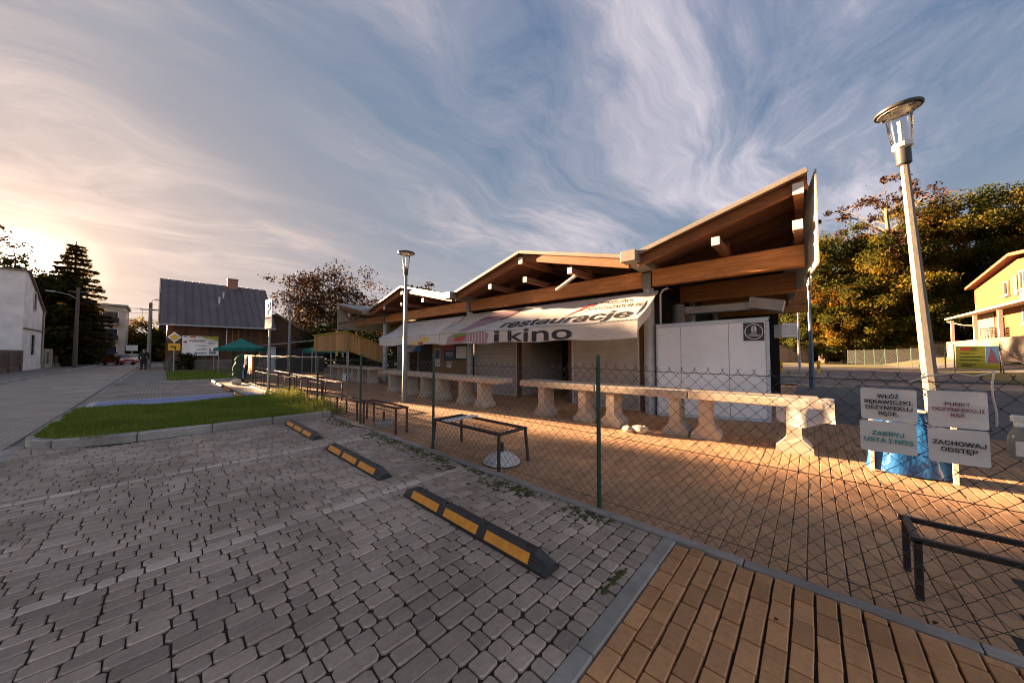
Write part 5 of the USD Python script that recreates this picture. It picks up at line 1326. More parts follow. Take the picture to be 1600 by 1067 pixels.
MB().prism([(0.05, 1.715), (1.155, 1.715), (1.155, 1.25), (0.75, 1.45), (0.3, 1.5)], (0, -0.031, 0), VX, VZ, 0.004).build('yellow_print', 'banner_green', bb)
for tx, h, x_, z_ in (('zabawki', 0.20, -0.22, 1.22), ('dzieci', 0.15, 0.75, 1.05), ('ul. Rynek 6', 0.11, 0.02, 0.83), ('wózki', 0.16, 0.02, 0.48), ('foteliki', 0.16, 0.05, 0.16)):
    m = words(tx, h); MB().add(put(m, (x_, -0.034, z_), VX, VZ), m.faces).build('lettering', 'ink_black', bb)
for (x0, z0, x1, z1, mm) in ((0.50, 1.28, 0.98, 1.33, 'ink_grey'), (-0.7, 1.58, -0.3, 1.69, 'ink_red'), (-1.05, 1.6, -0.85, 1.68, 'ink_navy'), (-0.2, 1.6, 0.15, 1.65, 'ink_grey'), (0.58, 0.12, 0.66, 0.62, 'ink_black'), (0.68, 0.12, 1.05, 0.36, 'ink_grey'), (0.80, 0.40, 1.10, 0.56, 'ink_black'), (-1.08, 1.1, -0.86, 1.28, 'ink_rose')):
    MB().box((x0, -0.036, z0), (x1, -0.032, z1)).build('print', mm, bb)
bn = thing('barn', 'brown board barn with low roof behind the wooden house', 'barn', (11, 46, 0), world=True)
MB().box((8.0, 43.0, 0), (12.8, 50, 3.1)).build('wall', 'barn_boards', bn)
MB().prism([(8.0, 3.1), (12.8, 3.1), (8.6, 5.6), (8.0, 5.6)], (0, 43.1, 0), VX, VZ, 0.06, 0.4).build('gable', 'barn_boards', bn)
MB().slab([(8.5, 42.6, 5.85), (13.2, 42.6, 3.05), (13.2, 50, 3.05), (8.5, 50, 5.85)], 0.08).build('roof', 'fibre_roof', bn)
MB().slab([(6.4, 50, 4.9), (8.49, 50, 5.85), (8.49, 42.6, 5.85), (6.4, 42.6, 4.9)][::-1], 0.08).build('roof', 'fibre_roof', bn)
gt = thing('gate', 'dark green metal gate beside the foundation of the wooden house', 'gate', (3.9, 33.0, 0), 0.1)
for k in range(9):
    MB().box((k * 0.16, -0.012, 0.1), (k * 0.16 + 0.10, 0.012, 1.55), 0.003).build('bar', 'cloth_green', gt)
for z_ in (0.2, 1.4):
    MB().box((-0.02, 0.013, z_), (1.42, 0.035, z_ + 0.05), 0.003).build('rail', 'cloth_green', gt)
for x_ in (-0.07, 1.45):
    MB().box((x_ - 0.04, -0.04, 0), (x_ + 0.04, 0.04, 1.75), 0.005).build('post', 'cloth_green', gt)
rs = thing('priority_sign', 'yellow diamond priority sign with a bent arrow plate below', 'road sign', (0.72, 36.0, 0.0), math.radians(6))
MB().tube([(0, 0, 0), (0, 0, 3.1)], 0.035, 10).build('pole', 'galvanised', rs, smooth=50)
for h_, dy_, m_ in ((0.40, -0.045, 'white_paint'), (0.26, -0.052, 'sign_yellow')):
    MB().prism([(0, -h_), (h_, 0), (0, h_), (-h_, 0)], (0, dy_ + 0.006, 2.74), VX, VZ, 0.006).build('plate', m_, rs)
MB().box((-0.32, -0.048, 1.72), (0.32, -0.040, 2.26), 0.004).build('arrow_plate', 'sign_yellow', rs)
MB().prism([(0.02, 1.78), (0.10, 1.78), (0.10, 2.05), (-0.22, 2.05), (-0.22, 1.95), (0.02, 1.95)], (0, -0.049, 0), VX, VZ, 0.003).build('arrow', 'ink_black', rs)
wp_ = thing('post', 'pale weathered timber stump post below the yellow road signs', 'post', (0.55, 36.3, 0.0)); MB().box((-0.12, -0.12, 0), (0.12, 0.12, 1.25), 0.02).build('stump', 'old_wood', wp_)
fs = thing('street_sign', 'small white sign on a pole at the far end of the road', 'road sign', (-3.0, 78, 0))
MB().tube([(0, 0, 0), (0, 0, 2.6)], 0.04, 8).build('pole', 'galvanised', fs); MB().box((-0.6, -0.06, 1.9), (0.6, -0.041, 2.75), 0.004).build('plate', 'white_paint', fs)

# ------------------------------------------------------------------ left side of the road
lh = thing('white_house', 'grey-white rendered house on the left with a blank near wall', 'house', (-11, 50, 0), world=True)
g = Polygon([(46.9, 0), (53.2, 0), (53.2, 5.5), (47.9, 8.15), (46.9, 8.2)])
m = trimesh.creation.extrude_polygon(g, 9.5, engine='earcut')
v = m.vertices; v = np.c_[-7.6 - v[:, 2], v[:, 0], v[:, 1]]
MB().add(v, m.faces[:, ::-1] if np.linalg.det([[0, 0, -1], [1, 0, 0], [0, 1, 0]]) < 0 else m.faces).build('wall', 'render_grey', lh)
MB().slab([(-17.3, 47.6, 8.4), (-7.45, 47.6, 8.4), (-7.45, 53.6, 5.38), (-17.3, 53.6, 5.38)], 0.12).build('roof', 'fibre_roof', lh)
MB().slab([(-17.3, 46.75, 8.3), (-7.45, 46.75, 8.3), (-7.45, 47.59, 8.4), (-17.3, 47.59, 8.4)], 0.10).build('roof_cap', 'fibre_roof', lh)
def win(parent, x, y0, y1, z0, z1, m='render_cream'):
    f = MB(); f.box((x, y0, z0), (x + 0.06, y0 + 0.10, z1)); f.box((x, y1 - 0.10, z0), (x + 0.06, y1, z1)); f.box((x, y0 + 0.1, z0), (x + 0.06, y1 - 0.1, z0 + 0.1)); f.box((x, y0 + 0.1, z1 - 0.1), (x + 0.06, y1 - 0.1, z1))
    w = f.build('window', m, parent)
    MB().box((x + 0.003, y0 + 0.1, z0 + 0.1), (x + 0.02, y1 - 0.1, z1 - 0.1)).build('pane', 'car_glass', w)
    return w
win(lh, -7.6, 49.6, 50.6, 5.2, 6.9); win(lh, -7.6, 49.3, 50.6, 1.3, 3.2)
MB().box((-7.595, 46.95, 3.5), (-7.52, 53.1, 3.62)).build('string_course', 'fibre_roof', lh)
MB().box((-7.595, 46.95, 0.0), (-7.55, 53.15, 0.55)).build('plinth', 'render_grey', lh)
MB().tube([(-7.5, 53.1, 0.2), (-7.5, 53.1, 5.4)], 0.05, 8).build('downpipe', 'duct', lh)
ff = thing('front_fence', 'brown brick and timber fence before the grey-white house', 'fence', (-7.5, 43, 0), world=True)
for k in range(5):
    y_ = 34.5 + k * 2.9
    MB().box((-7.85, y_ - 0.22, 0), (-7.41, y_ + 0.22, 1.75), 0.02).build('pier', 'fence_brick', ff)
    if k < 4:
        MB().box((-7.75, y_ + 0.225, 0), (-7.5, y_ + 2.67, 0.5), 0.01).build('base_wall', 'fence_brick', ff)
        for j in range(9):
            MB().box((-7.66, y_ + 0.28 + j * 0.265, 0.55), (-7.62, y_ + 0.28 + j * 0.265 + 0.19, 1.6), 0.005).build('paling', 'old_wood', ff)
lf2 = thing('garden_fence', 'grey fence of concrete piers and palings past the grey-white house', 'fence', (-7.5, 64, 0), world=True)
for k in range(10):
    y_ = 54.0 + k * 2.6
    MB().box((-7.75, y_ - 0.18, 0), (-7.42, y_ + 0.18, 1.95), 0.02).build('pier', 'kerb_concrete', lf2)
    MB().box((-7.66, y_ + 0.185, 0), (-7.5, y_ + 2.41, 0.45), 0.01).build('base_wall', 'kerb_concrete', lf2)
    for j in range(7):
        MB().box((-7.60, y_ + 0.28 + j * 0.31, 0.5), (-7.57, y_ + 0.28 + j * 0.31 + 0.16, 1.65), 0.005).build('paling', 'old_wood', lf2)
pl1 = thing('utility_pole', 'brown timber utility pole with street lamp arm before the conifer', 'utility pole', (-5.75, 54.0, 0))
MB().tube([(0, 0, 0), (0, 0, 8.1)], [0.16, 0.11], 12).build('pole', 'old_wood', pl1, smooth=60)
MB().tube([(0, 0, 6.9), (-0.5, -0.2, 7.3), (-1.3, -0.5, 7.45)], 0.035, 6).build('lamp_arm', 'galvanised', pl1)
MB().box((-1.8, -0.75, 7.38), (-1.25, -0.45, 7.5), 0.03).build('lamp_head', 'galvanised', pl1)
MB().box((-0.6, -0.06, 7.6), (0.6, 0.06, 7.72)).build('cross_arm', 'old_wood', pl1)
pl2 = thing('utility_pole', 'pale concrete utility pole with dark crossarm by the walking person', 'utility pole', (-0.75, 48.0, 0))
MB().tube([(0, 0, 0), (0, 0, 6.4)], [0.17, 0.12], 8).build('pole', 'concrete', pl2)
MB().tube([(0, 0, 4.9), (0, 0, 6.5)], [0.13, 0.12], 8).build('crossarm_sleeve', 'old_wood', pl2)
MB().box((-0.7, -0.05, 5.75), (0.7, 0.05, 5.85)).build('cross_arm', 'old_wood', pl2)
MB().tube([(0, 0, 6.4), (0.1, 0, 6.75), (0.28, 0, 6.85)], 0.03, 6).build('lamp_arm', 'galvanised', pl2)
MB().box((0.25, -0.1, 6.78), (0.6, 0.1, 6.9), 0.02).build('lamp_head', 'galvanised', pl2)
for k, (a, c) in enumerate((((-5.2, 54, 7.7), (-1.3, 48, 5.9)), ((-6.3, 54, 7.7), (-0.1, 48, 5.9)), ((-5.75, 54, 7.2), (-0.75, 48, 5.5)), ((-0.1, 48, 5.9), (9.5, 60, 6.2)), ((-1.3, 48, 5.85), (-2.5, 95, 6.0)))):
    t = thing('overhead_wire', ['upper overhead wire from the timber pole to the concrete pole', 'second overhead wire between the two utility poles', 'lowest overhead wire between the two utility poles', 'overhead wire from the concrete pole over the wooden house', 'overhead wire from the concrete pole along the road'][k], 'wire', a)
    s_ = np.linspace(0, 1, 14)[:, None]; p = (np.array(c) - np.array(a)) * s_; p[:, 2] -= 1.1 * np.sin(np.pi * s_[:, 0]) * 0.5
    MB().tube(p, 0.014, 4).build('strand', 'wire', t)
# flats beyond the conifer
def flats(lb, x0, x1, y0, y1, H, loggias):
    t = thing('apartment_block', lb, 'apartment block', ((x0 + x1) / 2, (y0 + y1) / 2, 0), world=True)
    MB().box((x0, y0, 0), (x1, y1, H)).build('wall', 'flats_wall', t)
    MB().box((x0 - 0.25, y0 - 0.25, H + 0.003), (x1 + 0.25, y1 + 0.25, H + 0.35)).build('roof', 'concrete', t)
    for (xa, xb, z_) in loggias:
        f = MB(); f.box((xa - 0.15, y0 - 0.9, z_ + 0.0), (xb + 0.15, y0 - 0.003, z_ + 0.18)); bal = f.build('balcony', 'concrete', t)
        MB().box((xa - 0.1, y0 - 0.88, z_ + 0.185), (xb + 0.1, y0 - 0.80, z_ + 1.05)).build('parapet', 'dark_wall', bal)
        w = MB().box((xa, y0 - 0.05, z_ + 0.9), (xb, y0 - 0.003, z_ + 2.2)).build('window', 'white_paint', t)
        MB().box((xa + 0.1, y0 - 0.065, z_ + 1.0), ((xa + xb) / 2 - 0.05, y0 - 0.052, z_ + 2.1)).build('pane', 'car_glass', w)
        MB().box(((xa + xb) / 2 + 0.05, y0 - 0.065, z_ + 1.0), (xb - 0.1, y0 - 0.052, z_ + 2.1)).build('pane', 'car_glass', w)
    for z_ in (1.2, 4.0, 6.8):
        if z_ < H - 2:
            w = MB().box((x1 + 0.003, y0 + 2.0, z_), (x1 + 0.04, y0 + 3.3, z_ + 1.4)).build('window', 'white_paint', t); MB().box((x1 + 0.042, y0 + 2.1, z_ + 0.1), (x1 + 0.05, y0 + 3.2, z_ + 1.3)).build('pane', 'car_glass', w)
    return t
flats('three-storey flats with dark balconies behind the conifer', -15.5, -4.1, 84, 93, 9.2, [(-8.2, -4.8, z) for z in (0.6, 3.4, 6.2)] + [(-14.6, -11.2, z) for z in (0.6, 3.4, 6.2)])
flats('lower far flats just right of the three-storey block', -12.0, -3.6, 100, 112, 8.0, [(-8.0, -4.6, z) for z in (0.6, 3.4)])

# ------------------------------------------------------------------ car, person
def car(lb, loc, rz, paint):
    t = thing('parked_car', lb, 'car', loc, rz)
    L, Wc = 4.0, 0.84
    side = [(-2.0, 0.30), (-2.02, 0.55), (-1.95, 0.78), (-1.1, 0.93), (-0.35, 1.40), (0.2, 1.46), (1.0, 1.42), (1.72, 1.0), (1.95, 0.92), (2.0, 0.55), (1.98, 0.30)]
    v, f = [], []
    ws = [0.80, 0.84, 0.84, 0.80, 0.58, 0.56, 0.56, 0.72, 0.78, 0.84, 0.80]
    n = len(side)
    for sgn in (-1, 1):
        v += [(sgn * w_, y, z) for (y, z), w_ in zip(side, ws)]
    for k in range(n - 1):
        f += [[k, k + 1, n + k + 1], [k, n + k + 1, n + k]]
    f += [[0, k + 1, k] for k in range(1, n - 1)] + [[n, n + k, n + k + 1] for k in range(1, n - 1)] + [[0, n, 2 * n - 1], [0, 2 * n - 1, n - 1]]
    MB().add(v, f).build('body', paint, t)
    def pane_(p, nm='window'):
        MB().slab(p, 0.01).build(nm, 'car_glass', t)
    pane_([(-0.70, -1.06, 0.96), (0.70, -1.06, 0.96), (0.53, -0.40, 1.375), (-0.53, -0.40, 1.375)], 'windscreen')
    for s_ in (-1, 1):
        q_ = [(s_ * 0.775, -0.85, 0.97), (s_ * 0.60, -0.32, 1.34), (s_ * 0.595, 0.35, 1.38), (s_ * 0.76, 0.35, 0.99)]
        pane_(q_ if s_ < 0 else q_[::-1])
        q_ = [(s_ * 0.76, 0.42, 0.99), (s_ * 0.595, 0.42, 1.38), (s_ * 0.60, 0.98, 1.36), (s_ * 0.74, 1.4, 1.02)]
        pane_(q_ if s_ < 0 else q_[::-1])
        MB().box((s_ * 0.62 - 0.15, -2.035, 0.58), (s_ * 0.62 + 0.15, -1.96, 0.74), 0.02).build('headlight', 'headlight', t)
        MB().box((s_ * 0.70 - 0.1, 1.94, 0.65), (s_ * 0.70 + 0.1, 2.02, 0.85), 0.02).build('tail_light', 'ink_red', t)
        MB().box((s_ * 0.92 - 0.08, -0.75, 0.92), (s_ * 0.92 + 0.08, -0.62, 1.05), 0.02).build('mirror', paint, t)
        for y_ in (-1.25, 1.25):
            b = MB(); b.tube([(s_ * 0.66, y_, 0.31), (s_ * 0.86, y_, 0.31)], 0.31, 18)
            w = b.build('wheel', 'tyre', t); b = MB(); b.tube([(s_ * 0.855, y_, 0.31), (s_ * 0.87, y_, 0.31)], 0.19, 14); b.build('rim', 'chrome', w)
    MB().box((-0.45, -2.03, 0.45), (0.45, -2.005, 0.56), 0.01).build('grille', 'dark_wall', t)
    MB().box((-0.26, -2.045, 0.36), (0.26, -2.031, 0.46)).build('number_plate', 'white_paint', t)
    return t
car('dark red hatchback coming round the bend at the end of the road', (-3.6, 66.5, 0), math.radians(26), 'car_red')
car('yellow-green car mostly hidden behind the dark red hatchback', (-2.8, 74.5, 0), math.radians(35), 'car_green')


def figure(joints, bones, edge=0.03):
    parts = []
    sph = lambda j: m3.Manifold.sphere(j[3], 20).translate(list(j[:3]))
    for a, c in bones:
        parts.append(m3.Manifold.batch_hull([sph(joints[a]), sph(joints[c])]))
    m = m3.Manifold.batch_boolean(parts, m3.OpType.Add).refine_to_length(edge)
    me = m.to_mesh(); tm = trimesh.Trimesh(me.vert_properties[:, :3], me.tri_verts)
    trimesh.smoothing.filter_taubin(tm, iterations=8)
    return tm
J = dict(hip=(0, 0, 0.93, 0.13), hl=(-0.10, 0, 0.88, 0.10), hr=(0.10, 0, 0.88, 0.10), kl=(-0.11, 0.16, 0.50, 0.075), kr=(0.11, -0.02, 0.49, 0.075), al=(-0.11, 0.20, 0.09, 0.05), ar=(0.11, -0.26, 0.14, 0.05),
         tl=(-0.12, 0.38, 0.04, 0.04), tr=(0.11, -0.12, 0.04, 0.04), wst=(0, 0.01, 1.08, 0.14), ch=(0, 0.03, 1.32, 0.16), sl=(-0.19, 0.02, 1.42, 0.075), sr=(0.19, 0.02, 1.42, 0.075), nk=(0, 0.04, 1.52, 0.06),
         hd0=(0, 0.06, 1.62, 0.085), hd1=(0, 0.07, 1.69, 0.095), el=(-0.27, -0.06, 1.14, 0.052), er=(0.27, 0.06, 1.14, 0.052), wl=(-0.27, 0.06, 0.92, 0.038), wr=(0.28, 0.14, 0.92, 0.038),
         pl=(-0.27, 0.09, 0.84, 0.034), pr=(0.28, 0.17, 0.84, 0.034))
for s_, o in (('l', -0.27), ('r', 0.28)):
    bx, by = J['p' + s_][0], J['p' + s_][1]
    for k in range(4):
        J[f'f{s_}{k}'] = (bx, by - 0.025 + 0.018 * k, 0.80, 0.010); J[f'g{s_}{k}'] = (bx + (0.01 if o < 0 else -0.01), by - 0.02 + 0.018 * k, 0.745 + 0.006 * abs(k - 1), 0.008)
    J[f't{s_}0'] = (bx, by + 0.035, 0.83, 0.011); J[f't{s_}1'] = (bx, by + 0.055, 0.785, 0.009)
BN = [('hip', 'wst'), ('wst', 'ch'), ('ch', 'sl'), ('ch', 'sr'), ('sl', 'sr'), ('ch', 'nk'), ('nk', 'hd0'), ('hd0', 'hd1'), ('hip', 'hl'), ('hip', 'hr'), ('hl', 'kl'), ('hr', 'kr'), ('kl', 'al'), ('kr', 'ar'), ('al', 'tl'), ('ar', 'tr'),
      ('sl', 'el'), ('sr', 'er'), ('el', 'wl'), ('er', 'wr'), ('wl', 'pl'), ('wr', 'pr')]
for s_ in 'lr':
    BN += [(f'p{s_}', f'f{s_}{k}') for k in range(4)] + [(f'f{s_}{k}', f'g{s_}{k}') for k in range(4)] + [(f'p{s_}', f't{s_}0'), (f't{s_}0', f't{s_}1')]
pn = thing('person', 'person in dark clothes and cap walking away on the pavement with a white bag', 'person', (-0.95, 42.6, 0.10), math.radians(3))
MB().tm(figure(J, BN)).build('body', 'skin', pn, smooth=True)
JJ = {k: (*v[:3], v[3] + 0.014) for k, v in J.items()}
MB().tm(figure(JJ, [x for x in BN if x[0] in ('wst', 'ch', 'sl', 'sr', 'el', 'er') and x[1] not in ('nk', 'pl', 'pr')] + [('hip', 'wst')])).build('jacket', 'cloth_dark', pn, smooth=True)
MB().tm(figure({k: (*v[:3], v[3] + 0.012) for k, v in J.items()}, [('hip', 'hl'), ('hip', 'hr'), ('hl', 'kl'), ('hr', 'kr'), ('kl', 'al'), ('kr', 'ar')])).build('trousers', 'cloth_dark', pn, smooth=True)
MB().tm(figure({k: (*v[:3], v[3] + 0.014) for k, v in J.items()}, [('al', 'tl'), ('ar', 'tr')])).build('shoes', 'tyre', pn, smooth=True)
hc = trimesh.creation.icosphere(3, 0.112); hc.vertices *= [0.95, 1.05, 0.9]; hc = hc.slice_plane([0, 0, -0.01], [0, 0.25, 1]); MB().add(hc.vertices + [0, 0.07, 1.705], hc.faces).build('cap', 'cloth_dark', pn)
wb = thing('carrier_bag', 'white carrier bag in the right hand of the walking person', 'bag', (-0.66, 42.75, 0.52))
m = trimesh.creation.icosphere(2, 1.0); m.vertices *= [0.08, 0.15, 0.19]; m.vertices += (nr.random(m.vertices.shape) - 0.5) * 0.03
MB().add(m.vertices + [0, 0, 0.14], m.faces).build('bag', 'cloth_white', wb); MB().tube([(0, -0.05, 0.3), (0, 0, 0.38), (0, 0.05, 0.3)], 0.008, 5).build('handle', 'cloth_white', wb)

# ------------------------------------------------------------------ the yard's far side
def stretch_wall(lb, p0, p1, H, m, nm='stone_wall'):
    p0, p1 = np.array(p0, float), np.array(p1, float); d = p1 - p0; L = np.linalg.norm(d); d /= L
    t = thing(nm, lb, 'wall', (*p0, float(terrain(*p0)) - 0.1), math.atan2(d[1], d[0]))
    k = int(L / 3.2) + 1
    for j in range(k):
        MB().box((L * j / k, -0.15, 0), (L * (j + 1) / k - 0.015, 0.15, H + rnd.uniform(-0.05, 0.05)), 0.02, tone=rnd.random()).build('wall_section', m, t)
        MB().box((L * j / k, -0.2, H + 0.06), (L * (j + 1) / k - 0.015, 0.2, H + 0.14), 0.02).build('coping', m, t)
    return t
stretch_wall('weathered pale stone wall across the yard right of the kiosk', (56.5, 6.5), (61.0, 0.1), 2.2, 'stone_wall')
stretch_wall('brown stone wall behind the wire fence under the trees', (63.0, -4.2), (60.5, -13.5), 2.5, 'stone_wall')
stretch_wall('long stone wall hidden mostly by the hall, at the back of the yard', (50, 20), (56.4, 6.6), 2.2, 'stone_wall')
wf = thing('wire_fence', 'low green wire fence along the verge before the stone wall', 'fence', (47, -5, 0.3), world=True)
p0, p1 = np.array([54.6, -3.1]), np.array([39.1, -7.2])
for k in range(9):
    p = p0 + (p1 - p0) * k / 8; z_ = float(terrain(*p))
    MB().tube([(*p, z_), (*p, z_ + 1.65)], 0.035, 6).build('post', 'fence_green', wf)
    if k < 8:
        q_ = p0 + (p1 - p0) * (k + 1) / 8; zq = float(terrain(*q_)); b = MB()
        for j in range(16):
            a = p + (q_ - p) * j / 16; c = p + (q_ - p) * (j + 1) / 16
            for hh in range(4):
                b.tube([(*a, z_ + 0.05 + hh * 0.38), (*c, zq + 0.43 + hh * 0.38)], 0.0035, 3, cap=False); b.tube([(*c, z_ + 0.05 + hh * 0.38), (*a, zq + 0.43 + hh * 0.38)], 0.0035, 3, cap=False)
        b.build('wire_mesh', 'wire', wf, kind='stuff')
    if k in (1, 4, 7):
        MB().tube([(*(p + [1.0, 0.3]), z_), (*p, z_ + 1.4)], 0.025, 5).build('brace', 'fence_green', wf)
bz = float(terrain(34, -7.3))
bs = thing('banner', 'yellow-green banner with dark lettering on a fence frame by the right house', 'banner', (33.6, -7.35, bz), math.radians(8))
for y_ in (-0.85, 0.85):
    MB().tube([(0, y_, 0), (0, y_, 1.75)], 0.035, 8).build('post', 'black_steel', bs)
MB().tube([(0, -0.85, 1.5), (-0.5, -2.0, 0)], 0.03, 6).build('brace', 'black_steel', bs); MB().tube([(0, -0.85, 1.35), (-0.9, -0.6, 0)], 0.03, 6).build('brace', 'black_steel', bs)
MB().box((-0.04, -0.82, 0.25), (-0.02, 0.80, 1.62)).build('sheet', 'banner_green', bs)
MB().box((-0.046, -0.80, 0.62), (-0.041, -0.32, 1.60)).build('picture', 'banner_blue', bs)
MB().prism([(-0.75, 0.66), (-0.36, 0.64), (-0.5, 1.5), (-0.62, 1.2)], (-0.047, 0, 0), -VY * -1, VZ, 0.002).build('picture', 'ink_rose', bs)
for y0, y1, z_ in ((0.28, 0.66, 1.16), (-0.16, 0.66, 0.95), (-0.10, 0.66, 0.76), (0.05, 0.60, 0.50), (0.20, 0.60, 0.40)):
    MB().box((-0.046, y0, z_), (-0.0415, y1, z_ + 0.055)).build('text_line', 'cloth_green', bs)
MB().box((-0.046, 0.2, 1.36), (-0.0415, 0.64, 1.55)).build('print', 'ink_red', bs)
hz = 1.33
rh = thing('tan_house', 'sunlit tan rendered house with red roof edge and porch on the right', 'house', (43, -13, hz), world=True)
UsdGeom.Xformable(rh).GetOrderedXformOps()[0].Set(Gf.Vec3d(43, -13.75, hz))
MB().prism([(33, hz), (51.6, hz), (51.6, 7.35), (42.8, 8.45), (33, 7.35)], (0, -10.6, 0), VX, VZ, -0.3 if False else 0.02).build('front_wall', 'render_tan', rh)
MB().box((33.0, -20, hz - 0.3), (51.58, -10.63, 7.3)).build('body', 'render_tan', rh)
MB().slab([(42.8, -10.2, 8.75), (42.8, -20.5, 8.75), (52.2, -20.5, 7.55), (52.2, -10.2, 7.55)][::-1], 0.22).build('roof', 'roof_tile_red', rh)
MB().slab([(32, -10.2, 7.45), (32, -20.5, 7.45), (42.79, -20.5, 8.75), (42.79, -10.2, 8.75)][::-1], 0.22).build('roof', 'roof_tile_red', rh)
def win2(x0, x1, z0, z1, mull=1):
    f = MB(); f.box((x0, -10.58, z0), (x0 + 0.12, -10.50, z1)); f.box((x1 - 0.12, -10.58, z0), (x1, -10.50, z1)); f.box((x0 + 0.12, -10.58, z0), (x1 - 0.12, -10.50, z0 + 0.12)); f.box((x0 + 0.12, -10.58, z1 - 0.12), (x1 - 0.12, -10.50, z1))
    if mull:
        f.box(((x0 + x1) / 2 - 0.06, -10.58, z0 + 0.12), ((x0 + x1) / 2 + 0.06, -10.50, z1 - 0.12))
    w = f.build('window', 'trim_paint', rh); MB().box((x0 + 0.12, -10.578, z0 + 0.12), (x1 - 0.12, -10.55, z1 - 0.12)).build('pane', 'car_glass', w)
    MB().box((x0 - 0.1, -10.58, z0 - 0.10), (x1 + 0.1, -10.40, z0 - 0.003), 0.01).build('sill', 'trim_paint', w)
win2(44.25, 45.1, 6.0, 7.1, 0); win2(41.2, 42.4, 6.1, 7.5); MB().box((41.2, -10.575, 5.0), (42.4, -10.50, 5.98), 0.01).build('balcony_panel', 'trim_paint', rh)
MB().box((42.9, -10.575, 5.8), (43.5, -10.53, 7.3), 0.01).build('pale_panel', 'render_pale', rh)
win2(41.3, 42.2, 3.6, 5.0 - 0.2, 0); win2(38.5, 39.7, 3.5, 4.8)
MB().box((47.3, -10.578, 2.85), (51.5, -10.54, 4.9)).build('pale_wall', 'render_pale', rh)
MB().slab([(32, -9.0, 4.75), (32, -10.57, 5.0), (52.6, -10.57, 5.0), (52.6, -9.0, 4.75)][::-1], 0.16).build('porch_roof', 'trim_paint', rh)
for x_ in (51.3, 45.4, 40.6, 36):
    MB().box((x_ - 0.11, -9.3, 2.62), (x_ + 0.11, -9.1, 4.6), 0.01).build('porch_post', 'trim_paint', rh)
MB().box((32, -10.57, hz - 0.4), (51.8, -8.9, 2.6), 0.03).build('porch_platform', 'foundation', rh)
MB().tube([(52.4, -9.1, 4.6), (51.9, -9.9, 4.2), (51.7, -10.5, 4.1)], 0.06, 6).build('bracket', 'trim_paint', rh)
for k in range(3):
    t = thing('garden_chairs', ['stack of white garden chairs left on the tan house porch', 'stack of white garden chairs in the middle of the tan house porch', 'stack of pale garden chairs right beside the porch post'][k], 'chairs', (46.9 - k * 0.95, -10.7, 2.6))
    for j in range(4):
        MB().box((-0.35, -0.3, 0.32 + j * 0.2), (0.35, 0.3, 0.37 + j * 0.2), 0.01).build('seat', 'trim_paint' if k < 2 else 'duct', t)
        MB().bar((-0.33, -0.3, 0.37 + j * 0.2), (0.33, -0.3, 0.37 + j * 0.2), 0.04, 0.05).build('backrest', 'trim_paint' if k < 2 else 'duct', t)
    for sx in (-0.32, 0.32):
        for sy in (-0.26, 0.26):
            MB().bar((sx, sy, 0), (sx, sy, 0.9), 0.045, 0.045).build('leg', 'trim_paint' if k < 2 else 'duct', t)

